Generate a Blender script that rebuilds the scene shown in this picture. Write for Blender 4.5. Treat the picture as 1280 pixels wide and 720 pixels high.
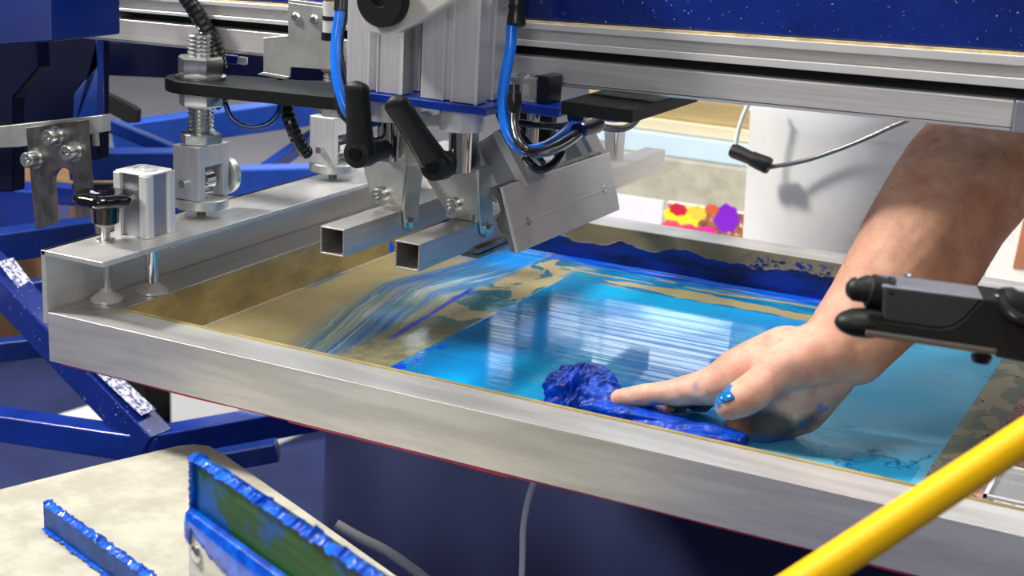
import bpy, bmesh, math, random
import numpy as np
from mathutils import Vector, Matrix, noise as mnoise
random.seed(7)
for o in list(bpy.data.objects): bpy.data.objects.remove(o, do_unlink=True)
S = bpy.context.scene
COL = S.collection

# ---------------------------------------------------------------- camera
FPX = 1876.4
CAM = Vector((1.02160, -1.05107, 0.44445))
RM = Matrix(((0.88925103, -0.16682402, 0.42591355), (0.45472789, 0.22154468, -0.86263579), (0.04954949, 0.96077453, 0.27286837)))
cd = bpy.data.cameras.new('camera'); cam = bpy.data.objects.new('camera', cd); COL.objects.link(cam)
cam.matrix_world = Matrix.Translation(CAM) @ RM.to_4x4()
cd.sensor_width = 36.0; cd.lens = FPX/1280*36
cd.clip_start = 0.05; cd.clip_end = 60
cd.dof.use_dof = True; cd.dof.focus_distance = 1.47; cd.dof.aperture_fstop = 8.5
S.camera = cam

def ray(px, py): return RM @ Vector(((px-640)/FPX, -(py-360)/FPX, -1.0))
def at(px, py, ax, v):
    """pixel -> the point where its sight line meets the plane ax = v"""
    r = ray(px, py); k = 'xyz'.index(ax)
    return CAM + r*((v-CAM[k])/r[k])
def dep(px, py, d): return CAM + ray(px, py)*d
def Z(px, py, P):
    """height at which the vertical through P shows at image row py"""
    # intersect sight line with the vertical plane through P facing the camera
    r = ray(px, py); n = Vector((-RM[0][2], -RM[1][2], 0)).normalized()
    t = (Vector(P)-CAM).dot(n)/r.dot(n); return (CAM+r*t).z

# ---------------------------------------------------------------- world, lamps, exposure
S.view_settings.view_transform = 'Standard'; S.view_settings.look = 'None'
S.view_settings.gamma = 1; S.view_settings.use_curve_mapping = False
S.view_settings.exposure = 0.0
W = bpy.data.worlds.new('hall_air'); S.world = W; W.use_nodes = True
W.node_tree.nodes['Background'].inputs[0].default_value = (.74, .80, .90, 1)
W.node_tree.nodes['Background'].inputs[1].default_value = 0.11
def area(name, loc, target, size, power, color=(1, 1, 1), sy=None):
    l = bpy.data.lights.new(name, 'AREA'); l.energy = power; l.color = color
    l.shape = 'RECTANGLE'; l.size = size; l.size_y = sy or size
    o = bpy.data.objects.new(name, l); COL.objects.link(o); o.location = loc
    o.rotation_euler = (Vector(target)-Vector(loc)).to_track_quat('-Z', 'Y').to_euler()
    return o
area('hall_spotlight', (-2.3, -0.75, 2.7), (0.6, 0.3, 0), 0.50, 225, (1, .96, .90))
area('overhead_fill', (0.75, -0.1, 3.1), (0.6, 0.35, 0), 0.8, 50, (1, .98, .95))  # unseen soft lamp added to brighten the mesh
area('front_fill', (1.2, -3.4, 2.0), (0.5, 0.2, 0), 1.3, 34, (1, .97, .93))  # unseen fill lamp added behind the camera for the front faces
area('rear_fill', (.9, 3.2, 3.4), (0.5, 0.6, 0), 1.2, 70, (.93, .96, 1))  # unseen lamp added at the back as rear fill

# ---------------------------------------------------------------- node helpers
class V:
    """tiny expression wrapper around a shader socket"""
    def __init__(s, nt, k): s.nt = nt; s.k = k
    def _m(s, op, o, rev=False, clamp=False):
        n = s.nt.nodes.new('ShaderNodeMath'); n.operation = op; n.use_clamp = clamp
        a, b = (o, s) if rev else (s, o)
        for i, q in enumerate((a, b)):
            if q is None: continue
            if isinstance(q, V): s.nt.links.new(q.k, n.inputs[i])
            else: n.inputs[i].default_value = q
        return V(s.nt, n.outputs[0])
    def __add__(s, o): return s._m('ADD', o)
    __radd__ = __add__
    def __mul__(s, o): return s._m('MULTIPLY', o)
    __rmul__ = __mul__
    def __sub__(s, o): return s._m('SUBTRACT', o)
    def __rsub__(s, o): return s._m('SUBTRACT', o, True)
    def abs(s): return s._m('ABSOLUTE', None)
    def min(s, o): return s._m('MINIMUM', o)
    def max(s, o): return s._m('MAXIMUM', o)
    def step(s, a, b):
        n = s.nt.nodes.new('ShaderNodeMapRange'); n.interpolation_type = 'SMOOTHSTEP'
        s.nt.links.new(s.k, n.inputs[0]); n.inputs[1].default_value = a; n.inputs[2].default_value = b
        return V(s.nt, n.outputs[0])
    def inv(s): return 1.0 - s
def coords(nt, obj=True):
    t = nt.nodes.new('ShaderNodeTexCoord'); x = nt.nodes.new('ShaderNodeSeparateXYZ')
    if obj: nt.links.new(t.outputs['Object'], x.inputs[0])
    else:
        g = nt.nodes.new('ShaderNodeNewGeometry'); nt.links.new(g.outputs['Position'], x.inputs[0])
    return V(nt, x.outputs[0]), V(nt, x.outputs[1]), V(nt, x.outputs[2])
def comb(nt, x, y, z=0.0):
    n = nt.nodes.new('ShaderNodeCombineXYZ')
    for i, q in enumerate((x, y, z)):
        if isinstance(q, V): nt.links.new(q.k, n.inputs[i])
        else: n.inputs[i].default_value = q
    return n.outputs[0]
def noi(nt, vec, scale=1.0, detail=4, rough=.55, dist=0.0):
    n = nt.nodes.new('ShaderNodeTexNoise'); n.inputs['Scale'].default_value = scale
    n.inputs['Detail'].default_value = detail; n.inputs['Roughness'].default_value = rough; n.inputs['Distortion'].default_value = dist
    nt.links.new(vec, n.inputs['Vector']); return V(nt, n.outputs[0])
def mixc(nt, f, a, b):
    n = nt.nodes.new('ShaderNodeMix'); n.data_type = 'RGBA'
    if isinstance(f, V): nt.links.new(f.k, n.inputs[0])
    else: n.inputs[0].default_value = f
    for i, q in ((6, a), (7, b)):
        if isinstance(q, tuple): n.inputs[i].default_value = (*q, 1)
        else: nt.links.new(q, n.inputs[i])
    return n.outputs[2]
def bump(nt, h, strength, dist=.001):
    n = nt.nodes.new('ShaderNodeBump'); n.inputs['Strength'].default_value = strength; n.inputs['Distance'].default_value = dist
    nt.links.new(h.k, n.inputs['Height']); return n.outputs[0]
MATS = {}
def pm(name, color, metal=0.0, rough=.5, var=.0, scale=(30, 30, 30), bmp=0.0, rvar=.0, coat=0.0, trans=0.0, sss=0.0, spots=None, spotscale=60, spotrange=(.62, .68), aniso=0.0, dark=None, spec=.5):
    m = bpy.data.materials.new(name); m.use_nodes = True; nt = m.node_tree; b = nt.nodes['Principled BSDF']
    b.inputs['Base Color'].default_value = (*color, 1); b.inputs['Metallic'].default_value = metal; b.inputs['Roughness'].default_value = rough
    b.inputs['Coat Weight'].default_value = coat; b.inputs['Transmission Weight'].default_value = trans
    b.inputs['Anisotropic'].default_value = aniso; b.inputs['Specular IOR Level'].default_value = spec
    if sss: b.inputs['Subsurface Weight'].default_value = sss; b.inputs['Subsurface Radius'].default_value = (.012, .004, .002); b.inputs['Subsurface Scale'].default_value = .6
    x, y, z = coords(nt)
    h = noi(nt, comb(nt, x*scale[0], y*scale[1], z*scale[2]), 1.0, 5, .6)
    c = None
    if var:
        d = dark or tuple(q*(1-var) for q in color)
        c = mixc(nt, h.step(.35, .65), d, tuple(min(1, q*(1+var*.4)) for q in color))
    if spots:
        sp = noi(nt, comb(nt, x, y, z), spotscale, 3, .7).step(*spotrange)
        c = mixc(nt, sp, c if c else color, spots)
    if c: nt.links.new(c, b.inputs['Base Color'])
    if rvar: nt.links.new((h*rvar+(rough-rvar*.5)).k, b.inputs['Roughness'])
    if bmp: nt.links.new(bump(nt, h, bmp), b.inputs['Normal'])
    MATS[name] = m; return m

ALU_X = pm('brushed_aluminium_along_x', (.80, .78, .755), .55, .34, .10, (6, 400, 400), .05, .18)
ALU_Y = pm('brushed_aluminium_along_y', (.78, .76, .73), 1, .34, .12, (400, 6, 400), .05, .18)
RAIL = pm('weathered_aluminium_rail', (.84, .83, .80), .75, .38, .08, (5, 45, 45), .04, .08, dark=(.68, .665, .64))
ALU_Z = pm('brushed_aluminium_upright', (.78, .78, .79), .55, .36, .08, (400, 400, 8), .04, .12)
ANOD = pm('anodised_aluminium_body', (.40, .42, .46), .8, .42, .05, (40, 40, 10), .02, .08)
PALE = pm('pale_anodised_edge', (.82, .81, .79), .4, .35, .03)
GROOVE = pm('grey_profile_metal', (.40, .40, .41), .5, .45, .05)
SATIN = pm('satin_aluminium_angle', (.80, .79, .77), .70, .40, .08, (60, 5, 60), .04, .1)
RIBM = pm('bright_profile_rib', (.80, .80, .80), .3, .35)
STEEL = pm('stainless_steel_tube', (.60, .56, .53), .75, .30, .10, (300, 10, 300), .04, .15)
STEELD = pm('plain_dark_steel', (.30, .285, .265), 1, .38, .35, (70, 70, 40), .12, .2)
ZINC = pm('zinc_plated_steel', (.66, .67, .63), .7, .33, .14, (30, 30, 30), .03, .15)
BOLT = pm('bright_zinc_bolt', (.72, .74, .72), 1, .26, .15, (60, 60, 60), .03, .1)
CHROME = pm('chrome', (.75, .75, .75), 1, .12)
BLACKP = pm('black_plastic', (.008, .008, .009), 0, .30, .1, (90, 90, 90), .05)
BLACKM = pm('matte_black_plastic', (.009, .010, .010), 0, .48, .2, (200, 200, 200), .12, spec=.3)
BLACKG = pm('glossy_black_plastic', (.004, .004, .004), 0, .10, coat=.4)
BLUEP = pm('blue_enamel_paint', (.003, .030, .30), 0, .28, .25, (12, 12, 12), .04, .1, coat=.3)
BLUEF = pm('blue_frame_paint', (.003, .034, .25), 0, .33, .3, (9, 9, 9), .06, .12, coat=.3)
BLUEC = pm('column_blue_paint', (.001, .018, .17), 0, .32, .2, (9, 9, 9), .04, spec=.25)
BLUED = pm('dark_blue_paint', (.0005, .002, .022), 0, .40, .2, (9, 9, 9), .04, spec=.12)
BLUES = pm('blue_paint_with_speckles', (.002, .018, .20), 0, .28, .25, (12, 12, 12), .04, .1, .3, spots=(.55, .62, .80), spotscale=240, spotrange=(.66, .70))
GLINT = pm('blue_paint_with_painted_glints', (.05, .06, .22), .2, .35, .2, (30, 30, 30), .3, spots=(.75, .74, .85), spotscale=210, spotrange=(.40, .56))  # pale specks paint glints of light into the blue
HOSEB = pm('blue_air_hose', (.0, .16, .80), 0, .25, .1, (60, 60, 60), coat=.3)
HOSEK = pm('black_hose_rubber', (.010, .010, .011), 0, .25, .1, coat=.2)
HOSEG = pm('grey_tube', (.10, .105, .115), 0, .2, coat=.4)
INK = pm('wet_blue_ink', (.0, .12, .70), 0, .22, .45, (70, 70, 70), .5, .2, coat=.4, dark=(.0, .05, .45))
GREEN = pm('green_squeegee_rubber', (.018, .090, .020), 0, .42, .45, (5, 5, 90), .05, .1, spots=(.0, .07, .32), spotscale=14, spotrange=(.46, .60), spec=.2)
BEIGE = pm('beige_board', (.52, .50, .41), 0, .65, .10, (30, 30, 30), .25, dark=(.42, .40, .32))
CREAM = pm('aged_wood_holder', (.58, .56, .48), 0, .45, .15, (8, 8, 80), .08)
WHITE = pm('white_plastic_pail', (.94, .93, .90), 0, .40, .03, (6, 6, 6), .03, sss=.0)
YEL = pm('yellow_fibreglass', (1.0, .56, .002), 0, .45, .04, spec=.3)
DGREY = pm('dark_grey_plastic', (.040, .042, .048), .2, .42, .12, (80, 80, 80), .08)
LGREY = pm('satin_grey_lid', (.36, .37, .42), .7, .40, .06)
GOLD = pm('brown_sealing_tape', (.50, .385, .16), .25, .33, .30, (12, 12, 30), .12, .15, coat=.3)
PINK = pm('magenta_glue', (.45, .03, .09), 0, .45, .3, (30, 30, 30), .2)
CARPET = pm('navy_carpet', (.018, .030, .120), 0, .9, .30, (3, 3, 3), .1)
FLOOR = pm('pale_hall_floor', (.60, .58, .64), 0, .5, .08, (.8, .8, .8))
WALLM = pm('hall_wall', (.10, .10, .13), 0, .7, .05, (1, 1, 1))
WOOD = pm('crate_plywood', (.42, .24, .11), 0, .6, .3, (4, 30, 4), .1)
CLEAR = pm('clear_plastic', (.75, .78, .80), 0, .12, trans=.75)
TAN = pm('kraft_board', (.60, .46, .22), .2, .35, .25, (3, 3, 40), .15, .2)
PALEBLUE = pm('pale_blue_plastic', (.62, .78, .90), 0, .3, .04, (4, 4, 4))
STRIP = pm('yellowed_tape_strip', (.70, .56, .30), 0, .5, .3, (60, 60, 60), .2)

# ---------------------------------------------------------------- mesh builder
OFF = {}
class MB:
    def __init__(s): s.v = []; s.f = []
    def add(s, vs, fs):
        n = len(s.v); s.v += [Vector(q) for q in vs]; s.f += [[i+n for i in f] for f in fs]; return s
    def hexa(s, b, t):
        """b, t: bottom and top loops of the same length"""
        n = len(b); fs = [list(range(n))[::-1], list(range(n, 2*n))]
        fs += [[i, (i+1) % n, n+(i+1) % n, n+i] for i in range(n)]
        return s.add(list(b)+list(t), fs)
    def box(s, lo, hi):
        x0, y0, z0 = lo; x1, y1, z1 = hi
        return s.hexa([(x0, y0, z0), (x1, y0, z0), (x1, y1, z0), (x0, y1, z0)], [(x0, y0, z1), (x1, y0, z1), (x1, y1, z1), (x0, y1, z1)])
    def prism(s, poly, ext):
        e = Vector(ext); return s.hexa([Vector(p) for p in poly], [Vector(p)+e for p in poly])
    def frame(s, d):
        d = Vector(d).normalized(); u = d.orthogonal().normalized(); return d, u, d.cross(u)
    def lathe(s, p0, d, prof, n=32, cap=True, u=None):
        """prof: (distance along d, radius)"""
        p0 = Vector(p0); d = Vector(d).normalized()
        u = (Vector(u)-Vector(u).dot(d)*d).normalized() if u is not None else d.orthogonal().normalized(); w = d.cross(u)
        vs = []; fs = []
        for t, r in prof:
            for k in range(n):
                a = 2*math.pi*k/n; vs.append(p0+d*t+(u*math.cos(a)+w*math.sin(a))*r)
        for i in range(len(prof)-1):
            for k in range(n): fs.append([i*n+k, i*n+(k+1) % n, (i+1)*n+(k+1) % n, (i+1)*n+k])
        if cap: fs.append(list(range(n))[::-1]); fs.append([(len(prof)-1)*n+k for k in range(n)])
        return s.add(vs, fs)
    def cyl(s, p0, p1, r, r1=None, n=32):
        L = (Vector(p1)-Vector(p0)); return s.lathe(p0, L, [(0, r), (L.length, r1 if r1 is not None else r)], n)
    def thread(s, p0, p1, r, pitch=.0022, n=28):
        L = (Vector(p1)-Vector(p0)); l = L.length; prof = [(0, r*.8)]; k = max(2, int(l/pitch))
        for i in range(k):
            a = l*i/k; b = l/k
            prof += [(a+b*.1, r*.86), (a+b*.45, r), (a+b*.6, r), (a+b*.95, r*.86)]
        prof.append((l, r*.8)); return s.lathe(p0, L, prof, n)
    def hexnut(s, p0, d, r, h, u=None):
        d = Vector(d).normalized()
        return s.lathe(p0, d, [(0, r*.93), (h*.12, r), (h*.88, r), (h, r*.90)], 6, u=u)
    def tube(s, pts, r, n=14, sub=8, rib=0.0, ribp=.004, closed=False):
        P = spline(pts, sub) if sub else [Vector(p) for p in pts]
        if rib:
            Q = [P[0]]; 
            for a, b in zip(P, P[1:]):
                m = max(1, int((b-a).length/(ribp/2))); Q += [a.lerp(b, (j+1)/m) for j in range(m)]
            P = Q
        d = (P[1]-P[0]).normalized(); u = d.orthogonal().normalized(); vs = []; fs = []
        for i, p in enumerate(P):
            d = (P[min(i+1, len(P)-1)]-P[max(i-1, 0)]).normalized(); u = (u-u.dot(d)*d).normalized(); w = d.cross(u)
            rr = r if not callable(r) else r(i/(len(P)-1))
            if rib: rr *= 1+rib*(i % 2)
            for k in range(n):
                a = 2*math.pi*k/n; vs.append(p+(u*math.cos(a)+w*math.sin(a))*rr)
        for i in range(len(P)-1):
            for k in range(n): fs.append([i*n+k, i*n+(k+1) % n, (i+1)*n+(k+1) % n, (i+1)*n+k])
        fs.append(list(range(n))[::-1]); fs.append([(len(P)-1)*n+k for k in range(n)])
        return s.add(vs, fs)
    def bar(s, a, b, w, h, up=(0, 0, 1)):
        """rectangular bar from a to b, width w (sideways), height h (up)"""
        a, b = Vector(a), Vector(b); d = (b-a).normalized(); sd = d.cross(Vector(up)).normalized(); u = sd.cross(d)
        q = lambda c: [c-sd*w/2-u*h/2, c+sd*w/2-u*h/2, c+sd*w/2+u*h/2, c-sd*w/2+u*h/2]
        return s.hexa(q(a), q(b))
    def hollow(s, a, b, w, h, t, up=(0, 0, 1)):
        """open square tube from a to b"""
        a, b = Vector(a), Vector(b); d = (b-a).normalized(); sd = d.cross(Vector(up)).normalized(); u = sd.cross(d)
        q = lambda c, w, h: [c-sd*w/2-u*h/2, c+sd*w/2-u*h/2, c+sd*w/2+u*h/2, c-sd*w/2+u*h/2]
        vs = q(a, w, h)+q(b, w, h)+q(a, w-2*t, h-2*t)+q(b, w-2*t, h-2*t); fs = []
        for i in range(4):
            j = (i+1) % 4
            fs += [[i, j, 4+j, 4+i], [8+j, 8+i, 12+i, 12+j], [j, i, 8+i, 8+j], [4+i, 4+j, 12+j, 12+i]]
        return s.add(vs, fs)
    def build(s, name, mat, parent=None, bevel=0.0, smooth=True, label=None, kind=None, angle=40, mods=None):
        base = OFF.get(parent.name, Vector((0, 0, 0))) if parent else None
        if base is None:
            xs = [v.x for v in s.v]; ys = [v.y for v in s.v]; zs = [v.z for v in s.v]
            base = Vector(((min(xs)+max(xs))/2, (min(ys)+max(ys))/2, min(zs)))
        me = bpy.data.meshes.new(name); me.from_pydata([tuple(v-base) for v in s.v], [], s.f); me.validate()
        bm = bmesh.new(); bm.from_mesh(me); bmesh.ops.recalc_face_normals(bm, faces=bm.faces); bm.to_mesh(me); bm.free()
        if smooth:
            for p in me.polygons: p.use_smooth = True
            me.set_sharp_from_angle(angle=math.radians(angle))
        o = bpy.data.objects.new(name, me); COL.objects.link(o); me.materials.append(mat)
        if parent: o.parent = parent
        else: o.location = base
        OFF[o.name] = base
        if bevel:
            b = o.modifiers.new('bevel', 'BEVEL'); b.width = bevel; b.segments = 2; b.limit_method = 'ANGLE'; b.angle_limit = math.radians(35); b.harden_normals = True
        if label: o['label'] = label
        if kind: o['kind'] = kind
        return o
def spline(pts, sub):
    P = [Vector(p) for p in pts]
    if len(P) < 3: return P
    out = []
    for i in range(len(P)-1):
        a = P[i-1] if i else P[0]*2-P[1]; b, c = P[i], P[i+1]; d = P[i+2] if i+2 < len(P) else P[-1]*2-P[-2]
        for k in range(sub):
            t = k/sub
            out.append(.5*((2*b)+(c-a)*t+(2*a-5*b+4*c-d)*t*t+(3*b-a-3*c+d)*t**3))
    out.append(P[-1]); return out
def tag(o, label, cat, group=None):
    o['label'] = label; o['category'] = cat
    if group: o['group'] = group
    return o
def thing(name, label, cat, loc, group=None):
    o = bpy.data.objects.new(name, None); COL.objects.link(o); o.location = loc; o.empty_display_size = .02
    OFF[o.name] = Vector(loc); return tag(o, label, cat, group)
def V3(x, y, z): return Vector((x, y, z))
def finish_remesh(o, voxel, smooth=6, iters=None):
    """fuse the overlapping lumps of o into one continuous skin"""
    m = o.modifiers.new('remesh', 'REMESH'); m.mode = 'VOXEL'; m.voxel_size = voxel; m.use_smooth_shade = True
    s = o.modifiers.new('smooth', 'SMOOTH'); s.factor = .5; s.iterations = smooth
    dg = bpy.context.evaluated_depsgraph_get(); dg.update()
    me = bpy.data.meshes.new_from_object(o.evaluated_get(dg)); old = o.data; o.modifiers.clear(); o.data = me
    for p in me.polygons: p.use_smooth = True
    return o

# ================================================================ THE SETTING
FZ = -0.92
MB().box((-9, -3, FZ-.05), (9, 11, FZ)).build('floor', FLOOR, kind='structure')
MB().box((-9, 9, FZ), (9, 9.1, 4.2)).build('wall_back', WALLM, kind='structure')
MB().box((-9.1, -3, FZ), (-9, 9.1, 4.2)).build('wall_left', WALLM, kind='structure')
MB().box((-9.1, -4, 4.2), (9, 9.1, 4.3)).build('ceiling', pm('ceiling_paint', (.30, .31, .34), 0, .8), kind='structure')
def glow(name, col, st):
    m = bpy.data.materials.new(name); m.use_nodes = True; b = m.node_tree.nodes['Principled BSDF']
    b.inputs['Base Color'].default_value = (.8, .8, .8, 1); b.inputs['Emission Color'].default_value = (*col, 1); b.inputs['Emission Strength'].default_value = st; return m
PANEL_GLOW = glow('reflection_panel_glow', (.80, .90, 1.0), 3.6); LAMP = glow('added_lamp_diffuser', (1, .98, .94), 2.2)
# unseen glowing panels added on the back wall for bright reflections in the ink
for i_, (x0, x1, z0, z1) in enumerate(((-3.15, -2.08, 2.45, 3.12), (-3.32, -3.17, 2.66, 3.28), (-3.60, -3.34, 2.66, 3.0), (-3.86, -3.74, 2.86, 3.02), (-4.10, -3.90, 2.86, 3.38), (-4.9, -4.7, 2.8, 3.3), (-7.5, -5.4, 2.3, 3.3)), 1):
    w_ = MB().box((x0, 8.985, z0), (x1, 8.999, z1)).build('reflection_panel_%d' % i_, PANEL_GLOW, kind='structure')
for ix in range(5):  # unseen ceiling lights added for top light and metal reflections
    for iy in range(4):
        x, y = -6+3*ix, -2.5+3.1*iy
        t = thing('added_ceiling_light', 'added unseen rectangular ceiling light panel, %s in the %s row of the hall' % (('leftmost', 'second from left', 'middle one', 'second from right', 'rightmost')[ix], ('nearest', 'second', 'third', 'farthest')[iy]), 'ceiling light', (x, y, 4.12), 'added ceiling lights of the hall')
        MB().box((x-.65, y-.35, 4.13), (x+.65, y+.35, 4.2)).build('housing', WHITE, t, .004)
        MB().box((x-.6, y-.3, 4.115), (x+.6, y+.3, 4.129)).build('diffuser', LAMP, t)
o = MB().box((-2.6, -2.4, FZ), (3.2, 2.5, FZ+.006)).build('carpet', CARPET)
tag(o, 'navy blue carpet on the floor under the printing press', 'carpet')

# ================================================================ SCREEN FRAME
LX, LY, RW, RH = 1.25, 0.741, 0.049, 0.05
fr = thing('screen_frame', 'large silver aluminium screen printing frame holding the inked mesh', 'screen frame', (LX/2, LY/2, -RH))
def rail(pts): return MB().prism([V3(x, y, -RH) for x, y in pts], (0, 0, RH))
rail([(0, 0), (LX, 0), (LX-RW, RW), (RW, RW)]).build('front_rail', RAIL, fr, .0003)
rail([(0, LY), (RW, LY-RW), (LX-RW, LY-RW), (LX, LY)]).build('back_rail', RAIL, fr, .0003)
rail([(0, 0), (RW, RW), (RW, LY-RW), (0, LY)]).build('side_rail', ALU_Y, fr, .0012)
rail([(LX, 0), (LX, LY), (LX-RW, LY-RW), (LX-RW, RW)]).build('side_rail', ALU_Y, fr, .0012)
# glue line below the rails, ragged
g = MB(); n = 160
for i in range(n):
    x0 = .015+(LX-.02)*i/n; x1 = .015+(LX-.02)*(i+1)/n
    h = .0012+.0022*max(0, mnoise.noise(V3(x0*9, 2, 0)))+(.0012 if .28 < x0 < .5 else 0)
    g.box((x0, .0004, -RH-h), (x1+.0005, .03, -RH))
g.build('glue_line', PINK, fr, smooth=False)
# tape lining the inside walls
MB().box((RW, RW, -RH+.001), (RW+.0015, LY-RW, -.0012)).build('sealing_tape', GOLD, fr)
lip = MB()
N = 60; b = []; t = []
for i in range(N+1):
    x = RW-.004+(LX-2*RW)*i/N; b.append((x, RW-.0025-.0012*abs(mnoise.noise(V3(x*14, 5, 0))), .0002))
pts = b+[(LX-RW, RW+.0012, .0002), (RW, RW+.0012, .0002)]
lip.prism([Vector(p) for p in pts], (0, 0, .0010)); lip.box((RW, RW, -RH+.001), (LX-RW, RW+.0012, 0))
lip.build('sealing_tape', GOLD, fr)

# far wall tape, splashed with ink
def far_tape_mat():
    m = bpy.data.materials.new('tape_splashed_with_blue_ink'); m.use_nodes = True; nt = m.node_tree; B = nt.nodes['Principled BSDF']
    x, y, z = coords(nt, False)
    wv = noi(nt, comb(nt, x*9, 0.0, 0.0), 1, 3, .5)
    fine = noi(nt, comb(nt, x*120, 0.0, z*160), 1, 4, .7)
    edge = (wv-.5)*.075+(fine-.5)*.004+(x-.2).step(.25, .40)*.006
    m1 = (z-edge+.021).step(-.0006, .0006).inv()
    spl = noi(nt, comb(nt, x*90, 0.0, z*110), 1, 5, .75).step(.50, .53)*x.step(.47, .50)*z.step(-.010, -.002).inv()
    ink = m1.max(spl)
    tape = mixc(nt, noi(nt, comb(nt, x*9, 0.0, z*20), 1, 3).step(.35, .65), (.17, .135, .07), (.23, .19, .105))
    blue = mixc(nt, noi(nt, comb(nt, x*14, 3.0, z*70), 1, 4).step(.4, .62), (.0, .008, .07), (.0, .018, .22))
    nt.links.new(mixc(nt, ink, tape, blue), B.inputs['Base Color'])
    nt.links.new((ink*-.12+.36+fine*.1).k, B.inputs['Roughness']); nt.links.new(bump(nt, fine*ink, .6, .002), B.inputs['Normal'])
    return m
MB().box((RW, LY-RW-.0015, -RH+.001), (LX-RW, LY-RW, -.0008)).build('sealing_tape', far_tape_mat(), fr, label='olive tape splashed with dark blue ink')

# ------------------------------------------------ the printing mesh with stencil and ink
def mesh_mat():
    m = bpy.data.materials.new('inked_screen_mesh'); m.use_nodes = True; nt = m.node_tree; B = nt.nodes['Principled BSDF']
    x, y, z = coords(nt, False)
    w1 = noi(nt, comb(nt, x*7, y*7, 0.0), 1, 5, .6); w2 = noi(nt, comb(nt, x*42, y*30, 3.0), 1, 5, .65)
    sx = x+(w1-.5)*.09+(y-.3)*.16      # streaks follow the pull of the blade, slightly curved
    s1 = noi(nt, comb(nt, sx*75, y*3.0, 7.0), 1, 6, .70); s2 = noi(nt, comb(nt, sx*170, y*5.0, 1.0), 1, 5, .7)
    s3 = noi(nt, comb(nt, sx*30, y*2.0, 4.0), 1, 4, .6)
    blot = noi(nt, comb(nt, x*26, y*17, 9.0), 1, 4, .5, .6)
    fine = noi(nt, comb(nt, x*260, y*260, 0.0), 1, 3, .7)
    # bare emulsion, olive tan
    c = mixc(nt, w1.step(.35, .65), (.42, .35, .165), (.54, .465, .25))
    c = mixc(nt, x.step(.05, .11).inv()*.65, c, (.50, .38, .19))
    c = mixc(nt, x.step(.0525, .0545).inv()*.8, c, (.75, .72, .62))
    c = mixc(nt, (x+(w2-.5)*.02).step(.056, .062).inv()*w1.step(.48, .55)*.7, c, (.0, .20, .45))
    # ink wiped in curved streaks on the left
    sx = x+(y-.19)*.24-(y-.43).max(0.0)*.48+(w1-.5)*.022
    s1 = noi(nt, comb(nt, sx*85, y*2.6, 7.0), 1, 6, .72); s2b = noi(nt, comb(nt, sx*230, y*5.0, 1.0), 1, 5, .7)
    s3 = noi(nt, comb(nt, sx*34, y*1.6, 4.0), 1, 4, .6)
    zone = (sx-.160+(s3-.5)*.06).step(-.012, .022)
    zc = mixc(nt, s1.step(.40, .60), (.09, .26, .27), (.02, .15, .30))
    zc = mixc(nt, s3.step(.50, .60)*.7, zc, (.34, .33, .19))
    zc = mixc(nt, (y+(s1-.5)*.3).step(.38, .55), zc, (.0, .22, .52))
    zc = mixc(nt, s1.step(.54, .60)*.9, zc, (.0, .07, .50))
    zc = mixc(nt, s2b.step(.53, .62)*.75, zc, (.50, .60, .62))
    zc = mixc(nt, s2b.step(.36, .44).inv()*.5, zc, (.02, .07, .16))
    c = mixc(nt, zone*.92, c, zc)
    c = mixc(nt, (y+(s3-.5)*.1).step(.56, .62)*x.step(.10, .15)*.85, c, (.0, .20, .62))
    # bare patches with froth beside the stencil
    band = (x-.258-(w1-.5)*.05).abs().step(.030, .046).inv()
    bc = mixc(nt, y.step(.30, .40), (.16, .155, .085), (.02, .16, .20))
    bc = mixc(nt, w2.step(.40, .55)*y.step(.26, .34).inv(), bc, (.25, .23, .12))
    c = mixc(nt, band*y.step(.13, .18)*.95, c, bc)
    pat = band*blot.step(.47, .485)*y.step(.33, .36)
    c = mixc(nt, pat, c, (.42, .35, .19))
    ridge = ((x-.232+(y-.30)*.10+(w2-.5)*.006).abs()+0.0).step(.002, .0045).inv()*y.step(.24, .27)*y.step(.46, .50).inv()
    c = mixc(nt, ridge, c, (.0, .05, .55))
    froth = fine.step(.62, .70)*band*w2.step(.42, .58)
    c = mixc(nt, froth*.8, c, (.8, .85, .82))
    c = mixc(nt, y.step(.075, .09).inv()*x.step(.10, .13), c, (.0, .12, .40))
    # far side: bright blue film with tan wipes
    far = (y+(w1-.5)*.02).step(.585, .592)*x.step(.27, .29)
    fs = noi(nt, comb(nt, (x+y*.5)*6, (y+(w1-.5)*.05)*42, 2.0), 1, 4, .55, .5)
    c = mixc(nt, far, c, (.0, .17, .42)); c = mixc(nt, far*fs.step(.50, .53)*y.step(.650, .662).inv(), c, (.42, .36, .17))
    c = mixc(nt, far*fs.step(.40, .46).inv()*.8, c, (.02, .28, .40))
    c = mixc(nt, (y+(w2-.5)*.012).step(.660, .668)*x.step(.19, .24), c, (.0, .09, .62))
    fx = noi(nt, comb(nt, x*9, y*260, 5.0), 1, 4, .6)
    c = mixc(nt, y.step(.640, .665)*x.step(.14, .2)*fx.step(.56, .60)*.6, c, (.45, .62, .85))
    # the stencil: cyan, deeper where wet ink lies, paler where wiped
    st = (x.step(.2835, .2845)*x.step(.8125, .8135).inv()*y.step(.5895, .5905).inv())
    big = noi(nt, comb(nt, x*5, y*4, 11.0), 1, 4, .55, .4)
    wet = mixc(nt, big.step(.38, .62), (.0, .25, .70), (.0, .42, .80))
    dry = mixc(nt, big.step(.35, .65), (.07, .40, .64), (.14, .50, .72))
    xs_ = (x+(w1-.5)*.10-(y-.2)*.10).step(.60, .70)
    sc = mixc(nt, xs_, wet, dry)
    sc = mixc(nt, (x-.30+(w1-.5)*.04).step(.0, .05).inv()*.7, sc, (.0, .15, .36))
    sc = mixc(nt, s2.step(.58, .66)*xs_.inv()*.25, sc, (.15, .50, .75))
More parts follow.
